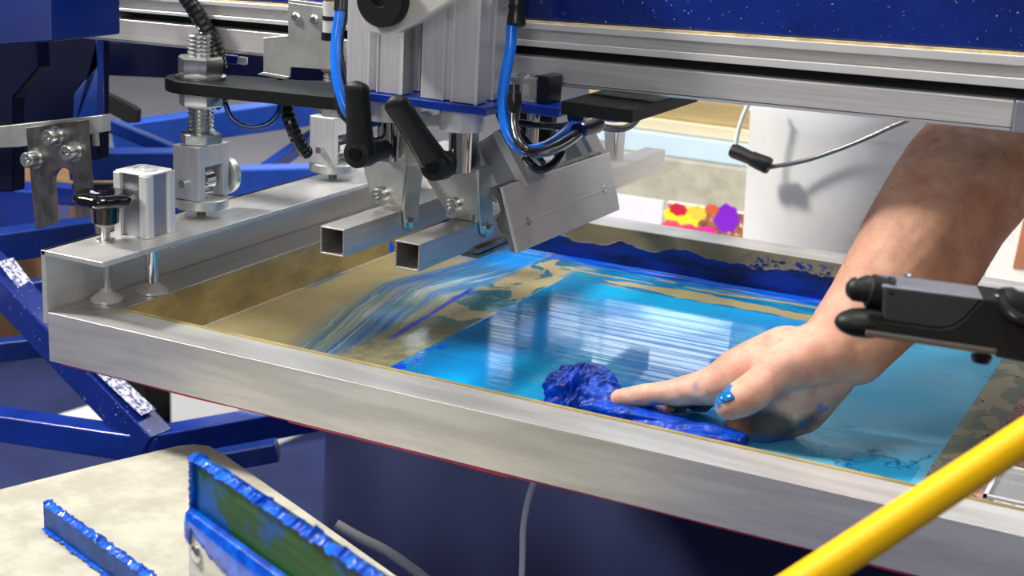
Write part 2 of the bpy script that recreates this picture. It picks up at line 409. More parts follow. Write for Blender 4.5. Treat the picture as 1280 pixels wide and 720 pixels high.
    # curved wiped shade and crisp film rectangles
    rect = (x-.775).step(-.030, -.029)*(x-.775).step(.030, .031).inv()*(y.step(.2185, .2195).inv())
    sc = mixc(nt, rect*.8, sc, (.0, .36, .72))
    rect2 = x.step(.335, .336)*x.step(.405, .406).inv()*y.step(.565, .566)*.8
    sc = mixc(nt, rect2, sc, (.0, .38, .68))
    sc = mixc(nt, (big*.5+w2*.5).step(.585, .62)*xs_*.5, sc, (.06, .12, .42))
    crack = (noi(nt, comb(nt, x*9, y*9, 6.0), 1, 6, .6)-.5).abs().step(.004, .010).inv()*y.step(.24, .27).inv()*x.step(.70, .73)
    sc = mixc(nt, crack*.8, sc, (.0, .10, .32))
    # wet ink beads along the stencil's left edge
    bead = (x-.29).abs().step(.006, .014).inv()*w2.step(.52, .55)*y.step(.40, .46).inv()
    sc = mixc(nt, bead, sc, (.0, .06, .62))
    c = mixc(nt, st, c, sc)
    # right of the stencil: mottled olive, then pinkish wiped ink
    rt = x.step(.8135, .8140)
    rc = mixc(nt, blot.step(.46, .50), (.20, .235, .19), (.36, .33, .23))
    rc = mixc(nt, (blot-.5).abs().step(.004, .010).inv()*w2.step(.45, .55), rc, (.02, .035, .05))
    rc = mixc(nt, x.step(.850, .852)*(1.0), rc, mixc(nt, w2.step(.44, .5), (.22, .14, .17), (.50, .28, .22)))
    rc = mixc(nt, ((w2-.5).abs().step(.003, .012).inv())*x.step(.845, .86), rc, (.02, .03, .06))
    c = mixc(nt, rt, c, rc)
    # thick blue ink gathered along the near wall
    near = (y+(w2-.5)*.02).step(.060, .085).inv()*x.step(.15, .2)
    c = mixc(nt, near, c, (.0, .06, .50))
    nt.links.new(c, B.inputs['Base Color'])
    wetm = st*xs_.inv()
    nt.links.new((wetm*.15+.35+w2*.10).k, B.inputs['Roughness'])
    B.inputs['Specular IOR Level'].default_value = .06
    B.inputs['Coat Weight'].default_value = .8; B.inputs['Coat Roughness'].default_value = .015; B.inputs['Coat IOR'].default_value = 1.5
    # wipe ridges run across the stencil, blade ridges along it elsewhere
    rid = noi(nt, comb(nt, x*7, y*420, 0.0), 1, 3, .6)
    hgt = rid*.35*st+(st.inv())*(s2*.9+fine*.25+w2*.6)
    bn = bump(nt, hgt, .25, .0009)
    nt.links.new(bn, B.inputs['Normal'])
    wetrow = noi(nt, comb(nt, x*2.6, y*210, 8.0), 1, 3, .65).step(.44, .56)
    patch = noi(nt, comb(nt, x*7, y*9, 2.0), 1, 3, .5).step(.40, .56)
    nt.links.new((st*((wetrow*.75+.25)*(patch*.55+.45)*1.0)+st.inv()*.45).k, B.inputs['Coat Weight'])
    nc = bump(nt, rid*st+st.inv()*(s2+w2)*2.0, .06, .0004); nt.links.new(nc, B.inputs['Coat Normal'])
    return m
MB().box((RW+.0015, RW+.0012, -RH+.0004), (LX-RW, LY-RW-.0015, -RH+.0012)).build('printing_mesh', mesh_mat(), fr, smooth=False, label='taut mesh with cyan stencil area and wiped blue ink')

# ================================================================ ANGLE BRACKET holding the left rail
FT = .062
br = thing('angle_bracket', 'long aluminium angle bracket over the left rail of the screen frame', 'bracket', (.02, .3, -.02))
MB().box((-.0062, .0, -.012), (-.0008, .78, FT)).build('upright_flange', SATIN, br, .0006)
MB().box((-.0062, .0, FT-.0052), (.071, .78, FT)).build('top_flange', SATIN, br, .0008)

def foot(mb, p, r=.0175, h=.013):
    mb.lathe(p, (0, 0, 1), [(0, r), (.0022, r), (h*.55, r*.62), (h*.8, r*.36), (h, r*.33)], 40)
# star knob clamp
kp = V3(.018, .064, 0)
k = thing('star_knob_clamp', 'black star knob clamp screw pressing on the frame corner', 'clamp', kp)
fm = MB(); foot(fm, kp+V3(0, 0, .0004), .0165, .013); fm.build('foot', ALU_Z, k)
MB().thread(kp+V3(0, 0, .012), kp+V3(0, 0, .076), .0048, .0016).build('threaded_stud', BOLT, k)
MB().lathe(kp+V3(0, 0, FT+.0003), (0, 0, 1), [(0, .009), (.0015, .009)], 24).build('washer', BOLT, k)
MB().hexnut(kp+V3(0, 0, .0765), (0, 0, 1), .0085, .004).build('nut', BOLT, k)
kb = MB().lathe(kp+V3(0, 0, .0805), (0, 0, 1), [(0, .0125), (.001, .0135), (.018, .0145), (.0205, .012)], 36)
kb.build('knob_hub', BLACKG, k)
ks = MB(); n = 84; vs = []; fs = []
prof = [(0, .50), (.0015, .78), (.004, .95), (.0075, 1.0), (.011, .96), (.0135, .84), (.0145, .55), (.0125, .30)]
for t, f in prof:
    for j in range(n):
        a = 2*math.pi*j/n; r = .0300*(1+.045*math.cos(6*a))*f; vs.append(kp+V3(math.cos(a)*r, math.sin(a)*r, .098+t))
for i in range(len(prof)-1):
    for j in range(n): fs.append([i*n+j, i*n+(j+1) % n, (i+1)*n+(j+1) % n, (i+1)*n+j])
fs += [list(range(n))[::-1], [(len(prof)-1)*n+j for j in range(n)]]
ks.add(vs, fs); ks.build('star_knob', BLACKG, k, angle=60)

# short pneumatic clamp cylinder
pc = at(183, 300, 'z', FT); px_, py_ = pc.x-.021, pc.y+.023
ac = thing('clamp_cylinder', 'short square aluminium air cylinder standing on the angle bracket', 'cylinder', (px_, py_, .0))
HZ = .1260
def chamfer_sq(cx, cy, s, c, z): return [V3(cx+a, cy+b_, z) for a, b_ in ((-s, -s+c), (-s+c, -s), (s-c, -s), (s, -s+c), (s, s-c), (s-c, s), (-s+c, s), (-s, s-c))]
MB().hexa(chamfer_sq(px_, py_, .0190, .004, FT+.0003), chamfer_sq(px_, py_, .0190, .004, HZ)).build('body', ANOD, ac, .0006)
cr = MB()
for sx_ in (-1, 1):
    for sy_ in (-1, 1):
        cx, cy = px_+sx_*.0165, py_+sy_*.0165
        cr.hexa(chamfer_sq(cx, cy, .0058, .0018, FT+.0003), chamfer_sq(cx, cy, .0058, .0018, HZ))
cr.build('corner_rib', RIBM, ac, .0004)
MB().hexa(chamfer_sq(px_, py_, .0222, .005, HZ), chamfer_sq(px_, py_, .0222, .005, HZ+.0015)).build('end_cap', PALE, ac, .0006)
MB().lathe((px_, py_, HZ+.0015), (0, 0, 1), [(0, .013), (.001, .0125), (.0012, .010), (.0006, .0095), (.0006, .003), (.0014, .0025)], 40).build('end_plug', ALU_Z, ac)
rp = V3(.034, py_, 0)
MB().cyl(rp+V3(0, 0, .011), rp+V3(0, 0, FT-.0055), .0068).build('piston_rod', CHROME, ac)
fm = MB(); foot(fm, rp+V3(0, 0, .0004), .0165, .013); fm.build('foot', ALU_Z, ac)
q = at(216, 307, 'z', .054)
MB().hexnut(V3(min(q.x, .066), q.y, FT-.0105), (0, 0, 1), .0048, .005).build('nut', BOLT, ac)

# swivel height adjusters (block, bearing, knurled disc)
def adjuster(px, py, lab, top_px, grp):
    P = at(px, py, 'z', FT); cx, cy = P.x, P.y
    t = thing('height_adjuster', lab, 'adjuster', (cx, cy, FT), grp)
    MB().cyl(V3(cx, cy, FT), V3(cx, cy, FT+.012), .0048).build('pin', STEELD, t)
    d = MB(); n = 90; vs = []
    for z_, k_ in ((.009, 0), (.010, 1), (.019, 1), (.020, 0)):
        for j in range(n):
            a = 2*math.pi*j/n; r = .0285+(.0004*(j % 2) if k_ else -.0012); vs.append(V3(cx+r*math.cos(a), cy+r*math.sin(a), FT+z_))
    fs = [[i*n+j, i*n+(j+1) % n, (i+1)*n+(j+1) % n, (i+1)*n+j] for i in range(3) for j in range(n)]+[list(range(n))[::-1], [3*n+j for j in range(n)]]
    d.add(vs, fs); d.build('knurled_disc', ZINC, t)
    z0, z1 = FT+.0205, FT+.078; x0, x1 = cx-.017, cx+.017; y0, y1 = cy-.026, cy+.026
    # inverted U with the opening through x
    u = [V3(x0, y0, z0), V3(x0, y0+.011, z0), V3(x0, y0+.011, z1-.022), V3(x0, y1-.011, z1-.022), V3(x0, y1-.011, z0), V3(x0, y1, z0), V3(x0, y1, z1), V3(x0, y0, z1)]
    MB().prism(u, (x1-x0, 0, 0)).build('block', ALU_Z, t, .0007)
    bz = z0+.018
    MB().cyl(V3(cx, y0-.007, bz), V3(cx, y1+.006, bz), .0042).build('axle', BOLT, t)
    be = MB().lathe(V3(cx, cy-.009, bz), (0, 1, 0), [(0, .006), (.0, .0125), (.002, .0145), (.016, .0145), (.018, .0125), (.018, .006)], 40); be.build('bearing', CHROME, t)
    MB().lathe(V3(cx+.002, y1+.004, bz), (0, 1, 0), [(0, .006), (.0, .020), (.001, .0215), (.009, .0215), (.010, .020), (.010, .006)], 48).build('side_wheel', ZINC, t)
    return t, V3(cx, cy, z1)
adj1, a1 = adjuster(252, 268, 'nearer aluminium height adjuster with knurled disc beside the square air cylinder', None, 'height adjusters on the angle bracket')
adj2, a2 = adjuster(416, 222, 'farther aluminium height adjuster behind the tall lever handle', None, 'height adjusters on the angle bracket')

def leveller(base, px, ytop, plate_y0, plate_y1, lab):
    """threaded rod with nuts rising from an adjuster block through the black arm"""
    b_ = V3(base.x, base.y, base.z); t = thing('levelling_bolt', lab, 'bolt', b_, 'levelling bolts')
    zt = Z(px, ytop, b_)
    MB().thread(b_, V3(b_.x, b_.y, zt), .0138, .0042, 32).build('threaded_rod', BOLT, t)
    MB().hexnut(b_, (0, 0, 1), .0225, .012, u=(.8, -.6, 0)).build('hex_nut', BOLT, t)
    return t, zt
lb1, zt1 = leveller(a1, 243, 42, 0, 0, 'thick threaded levelling bolt with hex nuts through the black arm')
zp1 = Z(250, 97, a1); zp0 = Z(250, 113, a1)
MB().hexnut(V3(a1.x, a1.y, zp0-.016), (0, 0, 1), .0235, .0158, u=(.8, -.6, 0)).build('hex_nut', BOLT, lb1)
MB().lathe(V3(a1.x, a1.y, zp1+.0002), (0, 0, 1), [(0, .0265), (.0022, .0265)], 40).build('washer', BOLT, lb1)
MB().hexnut(V3(a1.x, a1.y, zp1+.0026), (0, 0, 1), .0240, .0205, u=(.8, -.6, 0)).build('hex_nut', BOLT, lb1)
lb2, zt2 = leveller(a2, 416, 70, 0, 0, 'farther threaded levelling bolt rising behind the blue hose')
MB().cyl(V3(a2.x, a2.y, zt2-.018), V3(a2.x, a2.y, zt2-.006), .016).build('copper_bush', pm('copper_bush', (.42, .17, .12), .8, .4), lb2)
# black arm carrying both
arm_ = thing('levelling_bracket', 'black support arm plate carrying the levelling bolt', 'support arm', (a1.x, a1.y, zp0))
ap = MB(); far = V3(.235, .262, 0); loop = []
c0 = V3(a1.x, a1.y, 0); d0 = (far-c0).normalized(); sd = V3(-d0.y, d0.x, 0)
for j in range(13):
    a = math.pi/2+math.pi*j/12; loop.append(c0+(d0*math.cos(a)+sd*math.sin(a))*.037)
loop += [far-sd*.050, far+sd*.050]
MB().prism([V3(p.x, p.y, zp0) for p in loop], (0, 0, zp1-zp0)).build('arm_plate', BLACKM, arm_, .0015)

# ================================================================ CROSS BEAM
BY = .232
def zat(px, py): return at(px, py, 'y', BY)
def xline(pxa, pya, pxb, pyb): return at(pxa, pya, 'y', BY), at(pxb, pyb, 'y', BY)
def ext(a, b, x): return a+(b-a)*((x-a.x)/(b.x-a.x))
bm_ = thing('cross_beam', 'long horizontal aluminium cross beam spanning above the screen', 'beam', (.4, BY, .24))
XR = at(1266, 150, 'y', BY).x; XL = at(91, 30, 'y', BY).x
def slab(p, q_, xl, xr, y0, y1): 
    """p, q_: bottom and top guide lines as point pairs"""
    bl, brr, tl, tr = ext(*p, xl), ext(*p, xr), ext(*q_, xl), ext(*q_, xr)
    return MB().hexa([V3(bl.x, y0, bl.z), V3(brr.x, y0, brr.z), V3(brr.x, y1, brr.z), V3(bl.x, y1, bl.z)], [V3(tl.x, y0, tl.z), V3(tr.x, y0, tr.z), V3(tr.x, y1, tr.z), V3(tl.x, y1, tl.z)])
low_b = xline(92, 47, 1264, 165); low_t = xline(92, 18, 1270, 125)
slab(low_b, low_t, XL, XR, BY, BY+.034).build('lower_profile', ALU_X, bm_, .0022)
g1 = xline(92, 44.2, 1264, 160.2); g2 = xline(92, 43.6, 1264, 159.2)
slab(g1, g2, XL+.001, XR-.0005, BY-.0002, BY+.002).build('seam_line', BLACKM, bm_, smooth=False)
slab(xline(92, 47.6, 1264, 166), xline(92, 17.5, 1270, 124.5), XR, XR+.014, BY-.001, BY+.035).build('end_cap', LGREY, bm_, .002)
XU = at(135, 10, 'y', BY).x
slab(xline(320, 28, 1280, 110.5), xline(320, 23, 1280, 98), XU, 1.02, BY-.004, BY+.030).build('upper_lip', PALE, bm_, .0006)
slab(xline(320, 23, 1280, 98), xline(320, 10, 1280, 82), XU, 1.02, BY+.003, BY+.030).build('upper_profile', ALU_X, bm_, .0006)
slab(xline(320, 10, 1280, 82), xline(320, 4.5, 1280, 70), XU, 1.02, BY-.004, BY+.030).build('upper_lip', PALE, bm_, .0006)
slab(xline(320, 4.5, 1280, 70), xline(320, 2.8, 1280, 66.5), XU, 1.02, BY-.002, BY+.030).build('tape_strip', STRIP, bm_, smooth=False)
slab(xline(320, 41, 1280, 127), xline(320, 27, 1280, 110), XU, 1.00, BY+.012, BY+.028).build('spacer_bar', BLACKM, bm_, smooth=False)
# the blue painted press arm above
pn = thing('press_arm_cover', 'big blue painted press arm cover above the cross beam', 'cover', (.5, BY+.05, .3))
slab(xline(320, 2.8, 1280, 66.5), (V3(-.2, BY, .52), V3(1.0, BY, .53)), at(150, 0, 'y', BY).x, 1.05, BY+.004, BY+.11).build('cover_box', BLUES, pn, .002)

# sheet metal bracket hanging over the beam
YB = BY-.007
hb = thing('sheet_metal_hanger', 'grey folded sheet metal hanger with two screws on the beam', 'bracket', at(380, 60, 'y', YB))
A = lambda px, py, y=YB: at(px, py, 'y', y)
pl = [A(360, 3), A(407, 9), A(409, 42), A(421, 52), A(421, 88), A(363, 84), A(362, 96), A(329, 90), A(329, 47), A(360, 44)]
MB().prism(pl, (0, .0022, 0)).build('sheet', ZINC, hb, .0006)
MB().prism([A(360, 3), A(407, 9), A(407, 5), A(360, -1)], (0, .010, 0)).build('top_fold', ZINC, hb, .0006)
MB().prism([A(322, 93), A(329, 90), A(362, 96), A(356, 99)], (0, .003, 0)).build('bottom_fold', ZINC, hb, .0004)
for px, py in ((370, 22), (393, 25)):
    MB().lathe(A(px, py), (0, -1, 0), [(0, .0058), (.0012, .0056), (.003, .0035), (.003, .0012)], 20).build('screw', BOLT, hb)

# ================================================================ PRINT HEAD: blue plate and air cylinders
PY0 = .15
c_fr = at(607, 135, 'y', PY0); PT = c_fr.z; PB = at(607, 146, 'y', PY0).z
bp = thing('head_plate', 'blue painted head plate under the two upright air cylinders', 'plate', (c_fr.x, PY0, PB))
def onz(px, py, z=PT): return at(px, py, 'z', z)
e1 = V3(c_fr.x, PY0, PT); eL = V3(at(424, 112, 'y', PY0).x, PY0, PT)
p2 = V3(c_fr.x, .188, PT); p3 = V3(c_fr.x+.034, .188, PT); p4 = onz(691, 121); p4 = V3(max(p4.x, p3.x), min(p4.y, BY-.012)+.0, PT)
MB().prism([V3(q.x, q.y, PB) for q in (eL, e1, V3(e1.x+.001, p2.y-.0, PT), V3(e1.x+.001, BY-.002, PT), V3(eL.x, BY-.002, PT))], (0, 0, PT-PB)).build('plate', BLUEP, bp, .0012)
w0 = at(652, 141, 'y', .188)
MB().hexa([V3(e1.x+.0012, .188, PB+.001), V3(e1.x+.056, .188, PB+.001), V3(e1.x+.056, BY-.003, PB+.001), V3(e1.x+.0012, BY-.003, PB+.001)],
          [V3(e1.x+.0012, .188, PT+.002), V3(e1.x+.056, .188, PT+.002), V3(e1.x+.056, BY-.003, PT+.002), V3(e1.x+.0012, BY-.003, PT+.002)]).build('side_wing', BLUEP, bp, .001)
def column(xa, xb, lab, ztop):
    y0, y1 = PY0+.006, PY0+.062; w = xb-xa; z0 = PT+.0005
    t = thing('lift_cylinder', lab, 'cylinder', ((xa+xb)/2, (y0+y1)/2, z0), 'upright lift cylinders of the print head')
    # profiled body: T slots on the front and the side
    gx = [0, .42, .42, .54, .54, 1.0]; gd = [0, 0, .005, .005, 0, 0]
    fr_ = [V3(xa+w*a, y0+b_, z0) for a, b_ in zip(gx, gd)]
    sdp = [V3(xb-b_, y0+(y1-y0)*a, z0) for a, b_ in zip((.38, .38, .58, .58, 1.0), (0, .005, .005, 0, 0))]
    bk = [V3(xa, y1, z0)]
    MB().prism(fr_+sdp+bk, (0, 0, ztop-z0)).build('body', ALU_Z, t, .0009, angle=25)
    e = MB()
    for a in (.40, .56): e.box((xa+w*a-.0007, y0-.0007, z0), (xa+w*a+.0007, y0+.001, ztop))
    for dx in (-.0024,): e.box((xb+dx, y0-.0006, z0), (xb+.0008, y0+.0012, ztop))
    e.build('edge_trim', PALE, t, smooth=False)
    MB().cyl(V3((xa+xb)/2+.004, y0+.022, PB-.020), V3((xa+xb)/2+.004, y0+.022, PB), .0215, n=40).build('bearing_collar', ALU_Z, t)
    MB().cyl(V3((xa+xb)/2+.004, y0+.022, PB-.060), V3((xa+xb)/2+.004, y0+.022, PB-.020), .0105).build('piston_rod', CHROME, t)
    MB().box((xa-.001, y0-.001, ztop), (xb+.001, y1+.001, ztop+.014)).build('end_cap', ANOD, t, .001)
    return t
xA0, xA1 = at(433, 90, 'y', PY0+.006).x, at(503, 90, 'y', PY0+.006).x
xB0, xB1 = at(526, 90, 'y', PY0+.006).x, at(597, 90, 'y', PY0+.006).x
colA = column(xA0, xA1, 'left upright grey air cylinder with a T slot, behind the tall lever', .43)
colB = column(xB0, xB1, 'right upright grey air cylinder with a T slot, above the slanted lever', .43)
o = MB().box((xA1+.002, .20, PT+.0006), (xB0-.001, .206, .40)).build('backing_plate', BLACKM, None, .001)
tag(o, 'black backing strip seen in the gap between the upright air cylinders', 'plate')
# pale cast link with black cap in front of the columns
YL = PY0-.022
lk = thing('cast_link', 'pale grey cast link with round black cap across the upright cylinders', 'link', at(500, 20, 'y', YL))
L = lambda px, py: at(px, py, 'y', YL)
outl = [L(438, -30), L(444, 0), L(455, 35), L(462, 41), L(480, 44), L(494, 42), L(520, 29), L(560, 4), L(600, -22), L(640, -52), L(620, -75), L(540, -60), L(480, -75)]
MB().prism(outl, (0, .014, 0)).build('link_body', pm('pale_grey_casting', (.62, .62, .56), .25, .42, .06, (20, 20, 20), .05), lk, .0022)
MB().lathe(L(482, -2)+V3(0, .001, 0), (0, -1, 0), [(0, .0255), (.010, .0255), (.0125, .0235), (.0125, .008), (.010, .007)], 48).build('round_cap', BLACKM, lk)
MB().cyl(L(482, -2)+V3(0, .012, 0), L(482, -2)+V3(0, .0275, 0), .012).build('pivot', STEELD, lk)

# ================================================================ SQUARE TUBES
TW = .0265
Bc = at(509, 320, 'x', .334); Ac = at(415, 302, 'x', .268)
tB = MB().hollow(Bc, V3(Bc.x, .738, Bc.z), TW, TW, .0016).build('square_tube', STEEL, None, .0006)
tag(tB, 'open-ended square steel tube of the squeegee, right of the two', 'tube', 'square steel tubes of the print head')
tA = MB().hollow(Ac, V3(Ac.x, .70, Ac.z), TW, TW, .0016).build('square_tube', STEEL, None, .0006)
tag(tA, 'open-ended square steel tube of the flood bar, left of the two', 'tube', 'square steel tubes of the print head')
o = MB()
for c_, dx in ((Bc, -.0135),):
    vs = []; 
    p = at(489, 309, 'y', Bc.y-.0015)
    o.lathe(p, (0, -1, 0), [(-.001, .001), (-.0008, .0026), (.0006, .0026), (.0012, .001)], 14)
o.v = [V3(v.x, v.y, p.z+(v.z-p.z)*2.1) for v in o.v]
tag(o.build('ink_blob', INK), 'small blue ink blob on the mouth edge of the right tube', 'ink blob')

# clamp brackets, levers
def clamp_bracket(tc, xs, pts_front, pts_side, bolt1, bolt2, lab):
    """folded plate: a front face across x and a side tab lying on the tube"""
    xr = tc.x+TW/2+.0008
    y0 = at(*pts_side[0], 'x', xr).y
    t = thing('clamp_bracket', lab, 'bracket', (xr, y0, tc.z), 'zinc clamp brackets on the square tubes')
    fp = [at(px, py, 'y', y0) for px, py in pts_front]
    fpl = MB().prism(fp, (0, .0032, 0)).build('front_plate', ZINC, t, .0007)
    sp = [at(px, py, 'x', xr) for px, py in pts_side]
    spl = MB().prism(sp, (.0034, 0, 0)).build('side_tab', ZINC, t, .0008)
    p = at(*bolt1, 'y', y0)
    MB().lathe(p, (0, -1, 0), [(0, .0088), (.0014, .0088)], 28).build('washer', BOLT, fpl)
    MB().lathe(p+V3(0, -.0014, 0), (0, -1, 0), [(0, .0072), (.0085, .0072), (.0092, .0066), (.0092, .004), (.0055, .0035)], 24).build('cap_screw', BOLT, fpl)
    p = at(*bolt2, 'x', xr+.0034)
    MB().lathe(p, (1, 0, 0), [(0, .0070), (.0012, .0070)], 28).build('washer', BOLT, spl)
    MB().hexnut(p+V3(.0012, 0, 0), (1, 0, 0), .0060, .0045).build('hex_bolt', BOLT, spl)
    return t, y0
cb2, y2 = clamp_bracket(Bc, 0, [(534, 226), (534, 205), (552, 192), (596, 178), (604, 205), (596, 211), (597, 268), (563, 273)],
              [(596, 266), (595, 211), (612, 207), (613, 285), (612, 294), (606, 297), (600, 292)], (568, 256), (609, 286), 'zinc clamp bracket bolted to the right square tube')
cb1, y1_ = clamp_bracket(Ac, 0, [(455, 215), (452, 185), (470, 170), (500, 165), (507, 180), (507, 206), (502, 258), (466, 251)],
              [(502, 257), (508, 206), (527, 204), (521, 250), (519, 284), (513, 288), (504, 284)], (478, 243), (512, 278), 'zinc clamp bracket bolted to the left square tube')
def lever(hub_px, hub_d, top, lab, yb, hr=.0135):
    """ratchet lever: hub drum running back into the bracket, tapering handle"""
    h = dep(hub_px[0], hub_px[1], hub_d)
    t = thing('clamp_lever', lab, 'lever', h, 'black ratchet clamp levers')
    u = (V3(at(hub_px[2], hub_px[3], 'y', yb).x, yb, at(hub_px[2], hub_px[3], 'y', yb).z)-h)
    T = dep(*top); ax = u.normalized()
    hbp = MB().lathe(h-ax*.004, ax, [(0, .010), (.001, .0135), (.018, .0142), (.034, .0118), (max(.036, u.length-.004), .0118)], 36).build('hub', BLACKM, t)
    MB().lathe(h-ax*.004, -ax, [(0, .0070), (.0005, .0070), (.0022, .0064), (.0022, .0035)], 24).build('hub_screw', BLACKG, hbp)
    MB().lathe(h+ax*(u.length-.003), ax, [(0, .0150), (.004, .0150)], 36).build('collar', ZINC, hbp)
    n = 26; P = [h.lerp(T, i/n) for i in range(n+1)]; d = (T-h).normalized(); sd = ax.cross(d).normalized(); up = d.cross(sd); vs = []; fs = []; K = 16
    for i, p in enumerate(P):
        f = i/n; w = .0125*(1-.62*f*(2-f))+.0050*f+.0024; th = .0085*(1-f*.15)
        if f > .9: e = math.sqrt(max(.02, 1-((f-.9)/.1)**2)); w *= e; th *= max(.35, e)
        off = ax*(.006-.008*f)
        for k in range(K):
            a = 2*math.pi*k/K; c, s_ = math.cos(a), math.sin(a)
            vs.append(p+off+sd*w*math.copysign(abs(c)**.6, c)+up*th*math.copysign(abs(s_)**.6, s_))
    for i in range(n):
        for k in range(K): fs.append([i*K+k, i*K+(k+1) % K, (i+1)*K+(k+1) % K, (i+1)*K+k])
    fs += [list(range(K))[::-1], [n*K+k for k in range(K)]]
    MB().add(vs, fs).build('handle', BLACKM, t, angle=60)
    return t
lever((543, 208, 585, 199), 1.405, (491, 121, 1.37), 'black ratchet lever slanting up to the left, on the right bracket', y2)
lever((447, 192, 491, 182), 1.41, (447, 101, 1.39), 'black ratchet lever standing upright, on the left bracket', y1_)
# struts linking the cylinders with the brackets
for cx, px, tc, lab in ((xA0, 478, Ac, 'grey upright strut behind the left lever hub'), (xB0, 612, Bc, 'grey upright strut behind the right lever hub')):
    x = tc.x+.004
    o = MB().box((x-.026, .228, tc.z+TW/2+.0006), (x+.004, .236, PB-.001)).build('support_strut', ZINC, None, .0008)
    tag(o, lab, 'strut')
o = MB()
p = at(560, 150, 'y', .205)
o.prism([at(517, 152, 'y', .205), at(524, 141, 'y', .205), at(530, 139, 'y', .205), at(538, 145, 'y', .205), at(552, 142, 'y', .205), at(556, 158, 'y', .205), at(540, 158, 'y', .205), at(526, 158, 'y', .205)], (0, .01, 0))
tag(o.build('cast_spacer', PALE, None, .001), 'pale cast spacer under the blue head plate between the levers', 'spacer')

# squeegee holder
sq = thing('squeegee_holder', 'wide grey steel squeegee holder plate hanging on the right square tube', 'squeegee', (.40, .35, .085))
s_tn, s_bn = at(628, 234, 'y', .2), at(648, 316, 'y', .2)
s_tf, s_bf = at(762, 190, 'x', s_tn.x), at(775, 262, 'x', s_bn.x)
nrm = (s_bf-s_bn).cross(s_tn-s_bn).normalized()
if nrm.x < 0: nrm = -nrm
MB().prism([s_bn, s_bf, s_tf, s_tn], -nrm*.0035).build('face_plate', pm('satin_steel_plate', (.72, .70, .67), .45, .36, .06, (30, 30, 30), .03), sq, .0007)
mid_n, mid_f = s_tn.lerp(s_bn, .60), s_tf.lerp(s_bf, .55)
MB().prism([mid_n-nrm*.001, mid_f-nrm*.001, mid_f+(s_bf-s_tf).normalized()*.0012-nrm*.001, mid_n+(s_bn-s_tn).normalized()*.0012-nrm*.001], nrm*.0016).build('scribed_line', PALE, sq, smooth=False)
for f in (.13, .88):
    p = mid_n.lerp(mid_f, f)+(s_bn-s_tn).normalized()*.001+nrm*.0001
    MB().lathe(p, nrm, [(0, .0042), (.0008, .004), (.0008, .002), (0, .0015)], 20).build('rivet', BLACKM if False else BOLT, sq)
# hooked end section seen edge-on below the plate
hk = [(616, 234), (627, 234), (638, 272), (649, 315), (643, 314), (638, 297), (627, 285), (624, 274), (630, 262), (627, 250), (618, 242)]
MB().prism([at(px, py, 'y', .2005)-nrm*.004 for px, py in hk], (0, s_bf.y-.2045, 0)).build('hooked_profile', STEELD, sq, .0004)
qa, qb = at(599, 311, 'x', .352), at(600, 323, 'x', .352)
rl = MB(); h_ = qa.z-qb.z
rl.box((.331, qa.y, qb.z), (.352, .45, qb.z+h_*.36)); rl.box((.331, qa.y, qb.z+h_*.50), (.352, .45, qa.z)); rl.box((.336, qa.y+.001, qb.z), (.347, .445, Bc.z-TW/2-.0008))
rl.build('blade_clamp', STEELD, sq, .0006)
# slanted pneumatic profiles above the plate
def slant(px0, py0, px1, py1, w, lab, y, ztop_px=None):
    a = at(px0, py0, 'y', y); b_ = at(px1, py1, 'y', y)
    t = thing('tilt_cylinder', lab, 'cylinder', b_, 'slanted cylinders above the squeegee plate')
    d = (a-b_).normalized(); a = a+d*.004
    MB().bar(a, b_, w, .030, up=(0, 1, 0)).build('body', GROOVE, t, .0012)
    s_ = d.cross(V3(0, 1, 0)).normalized()
    e = MB()
    for k_ in (-.28, .32): e.bar(a+s_*w*k_+V3(0, -.0152, 0), b_+s_*w*k_+V3(0, -.0152, 0), w*.17, .0012, up=(0, 1, 0))
    e.build('pale_rib', PALE, t, smooth=False)
slant(617, 174, 650, 238, .050, 'nearer slanted grooved cylinder rising behind the squeegee plate', .262)
slant(714, 172, 735, 212, .046, 'farther slanted grooved cylinder with pale ribs above the squeegee plate', .47)
# far clamp post
fp_ = thing('far_post', 'slim steel post clamping the far end of the right square tube', 'post', (.36, .60, .08))
yf = .615
MB().prism([at(755, 160, 'y', yf), at(768, 160, 'y', yf), at(768, 232, 'y', yf), at(758, 232, 'y', yf)], (0, .004, 0)).build('post_plate', GROOVE, fp_, .0006)
xq = at(768, 200, 'y', yf).x
MB().box((xq, yf, at(768, 232, 'y', yf).z-.004), (xq+.003, yf+.022, at(768, 158, 'y', yf).z)).build('side_fold', ZINC, fp_, .0006)
p = V3(xq+.003, yf+.010, Bc.z)
MB().lathe(p, (1, 0, 0), [(0, .0085), (.0015, .0085)], 24).build('washer', BOLT, fp_)
MB().hexnut(p+V3(.0015, 0, 0), (1, 0, 0), .0070, .006).build('hex_bolt', BOLT, fp_)
# black plate under the beam
bt = [at(695, 114, 'y', BY-.001), at(835, 126, 'y', BY-.001)]
zpl = bt[1].z-.004
pA, pB = at(791, 137, 'z', zpl), at(835, 125, 'z', zpl)
o = MB()
yn = pA.y; XW = e1.x+.060; 
o.hexa([V3(XW, yn, zpl-.0125), V3(pA.x, yn, zpl-.0125), V3(pA.x, BY+.12, zpl-.0125), V3(XW, BY+.12, zpl-.0125)], [V3(XW, yn, zpl), V3(pA.x, yn, zpl), V3(pA.x, BY+.12, zpl), V3(XW, BY+.12, zpl)])
o = o.build('carriage_plate', BLACKM, None, .001)
tag(o, 'flat black carriage plate directly under the cross beam', 'plate')

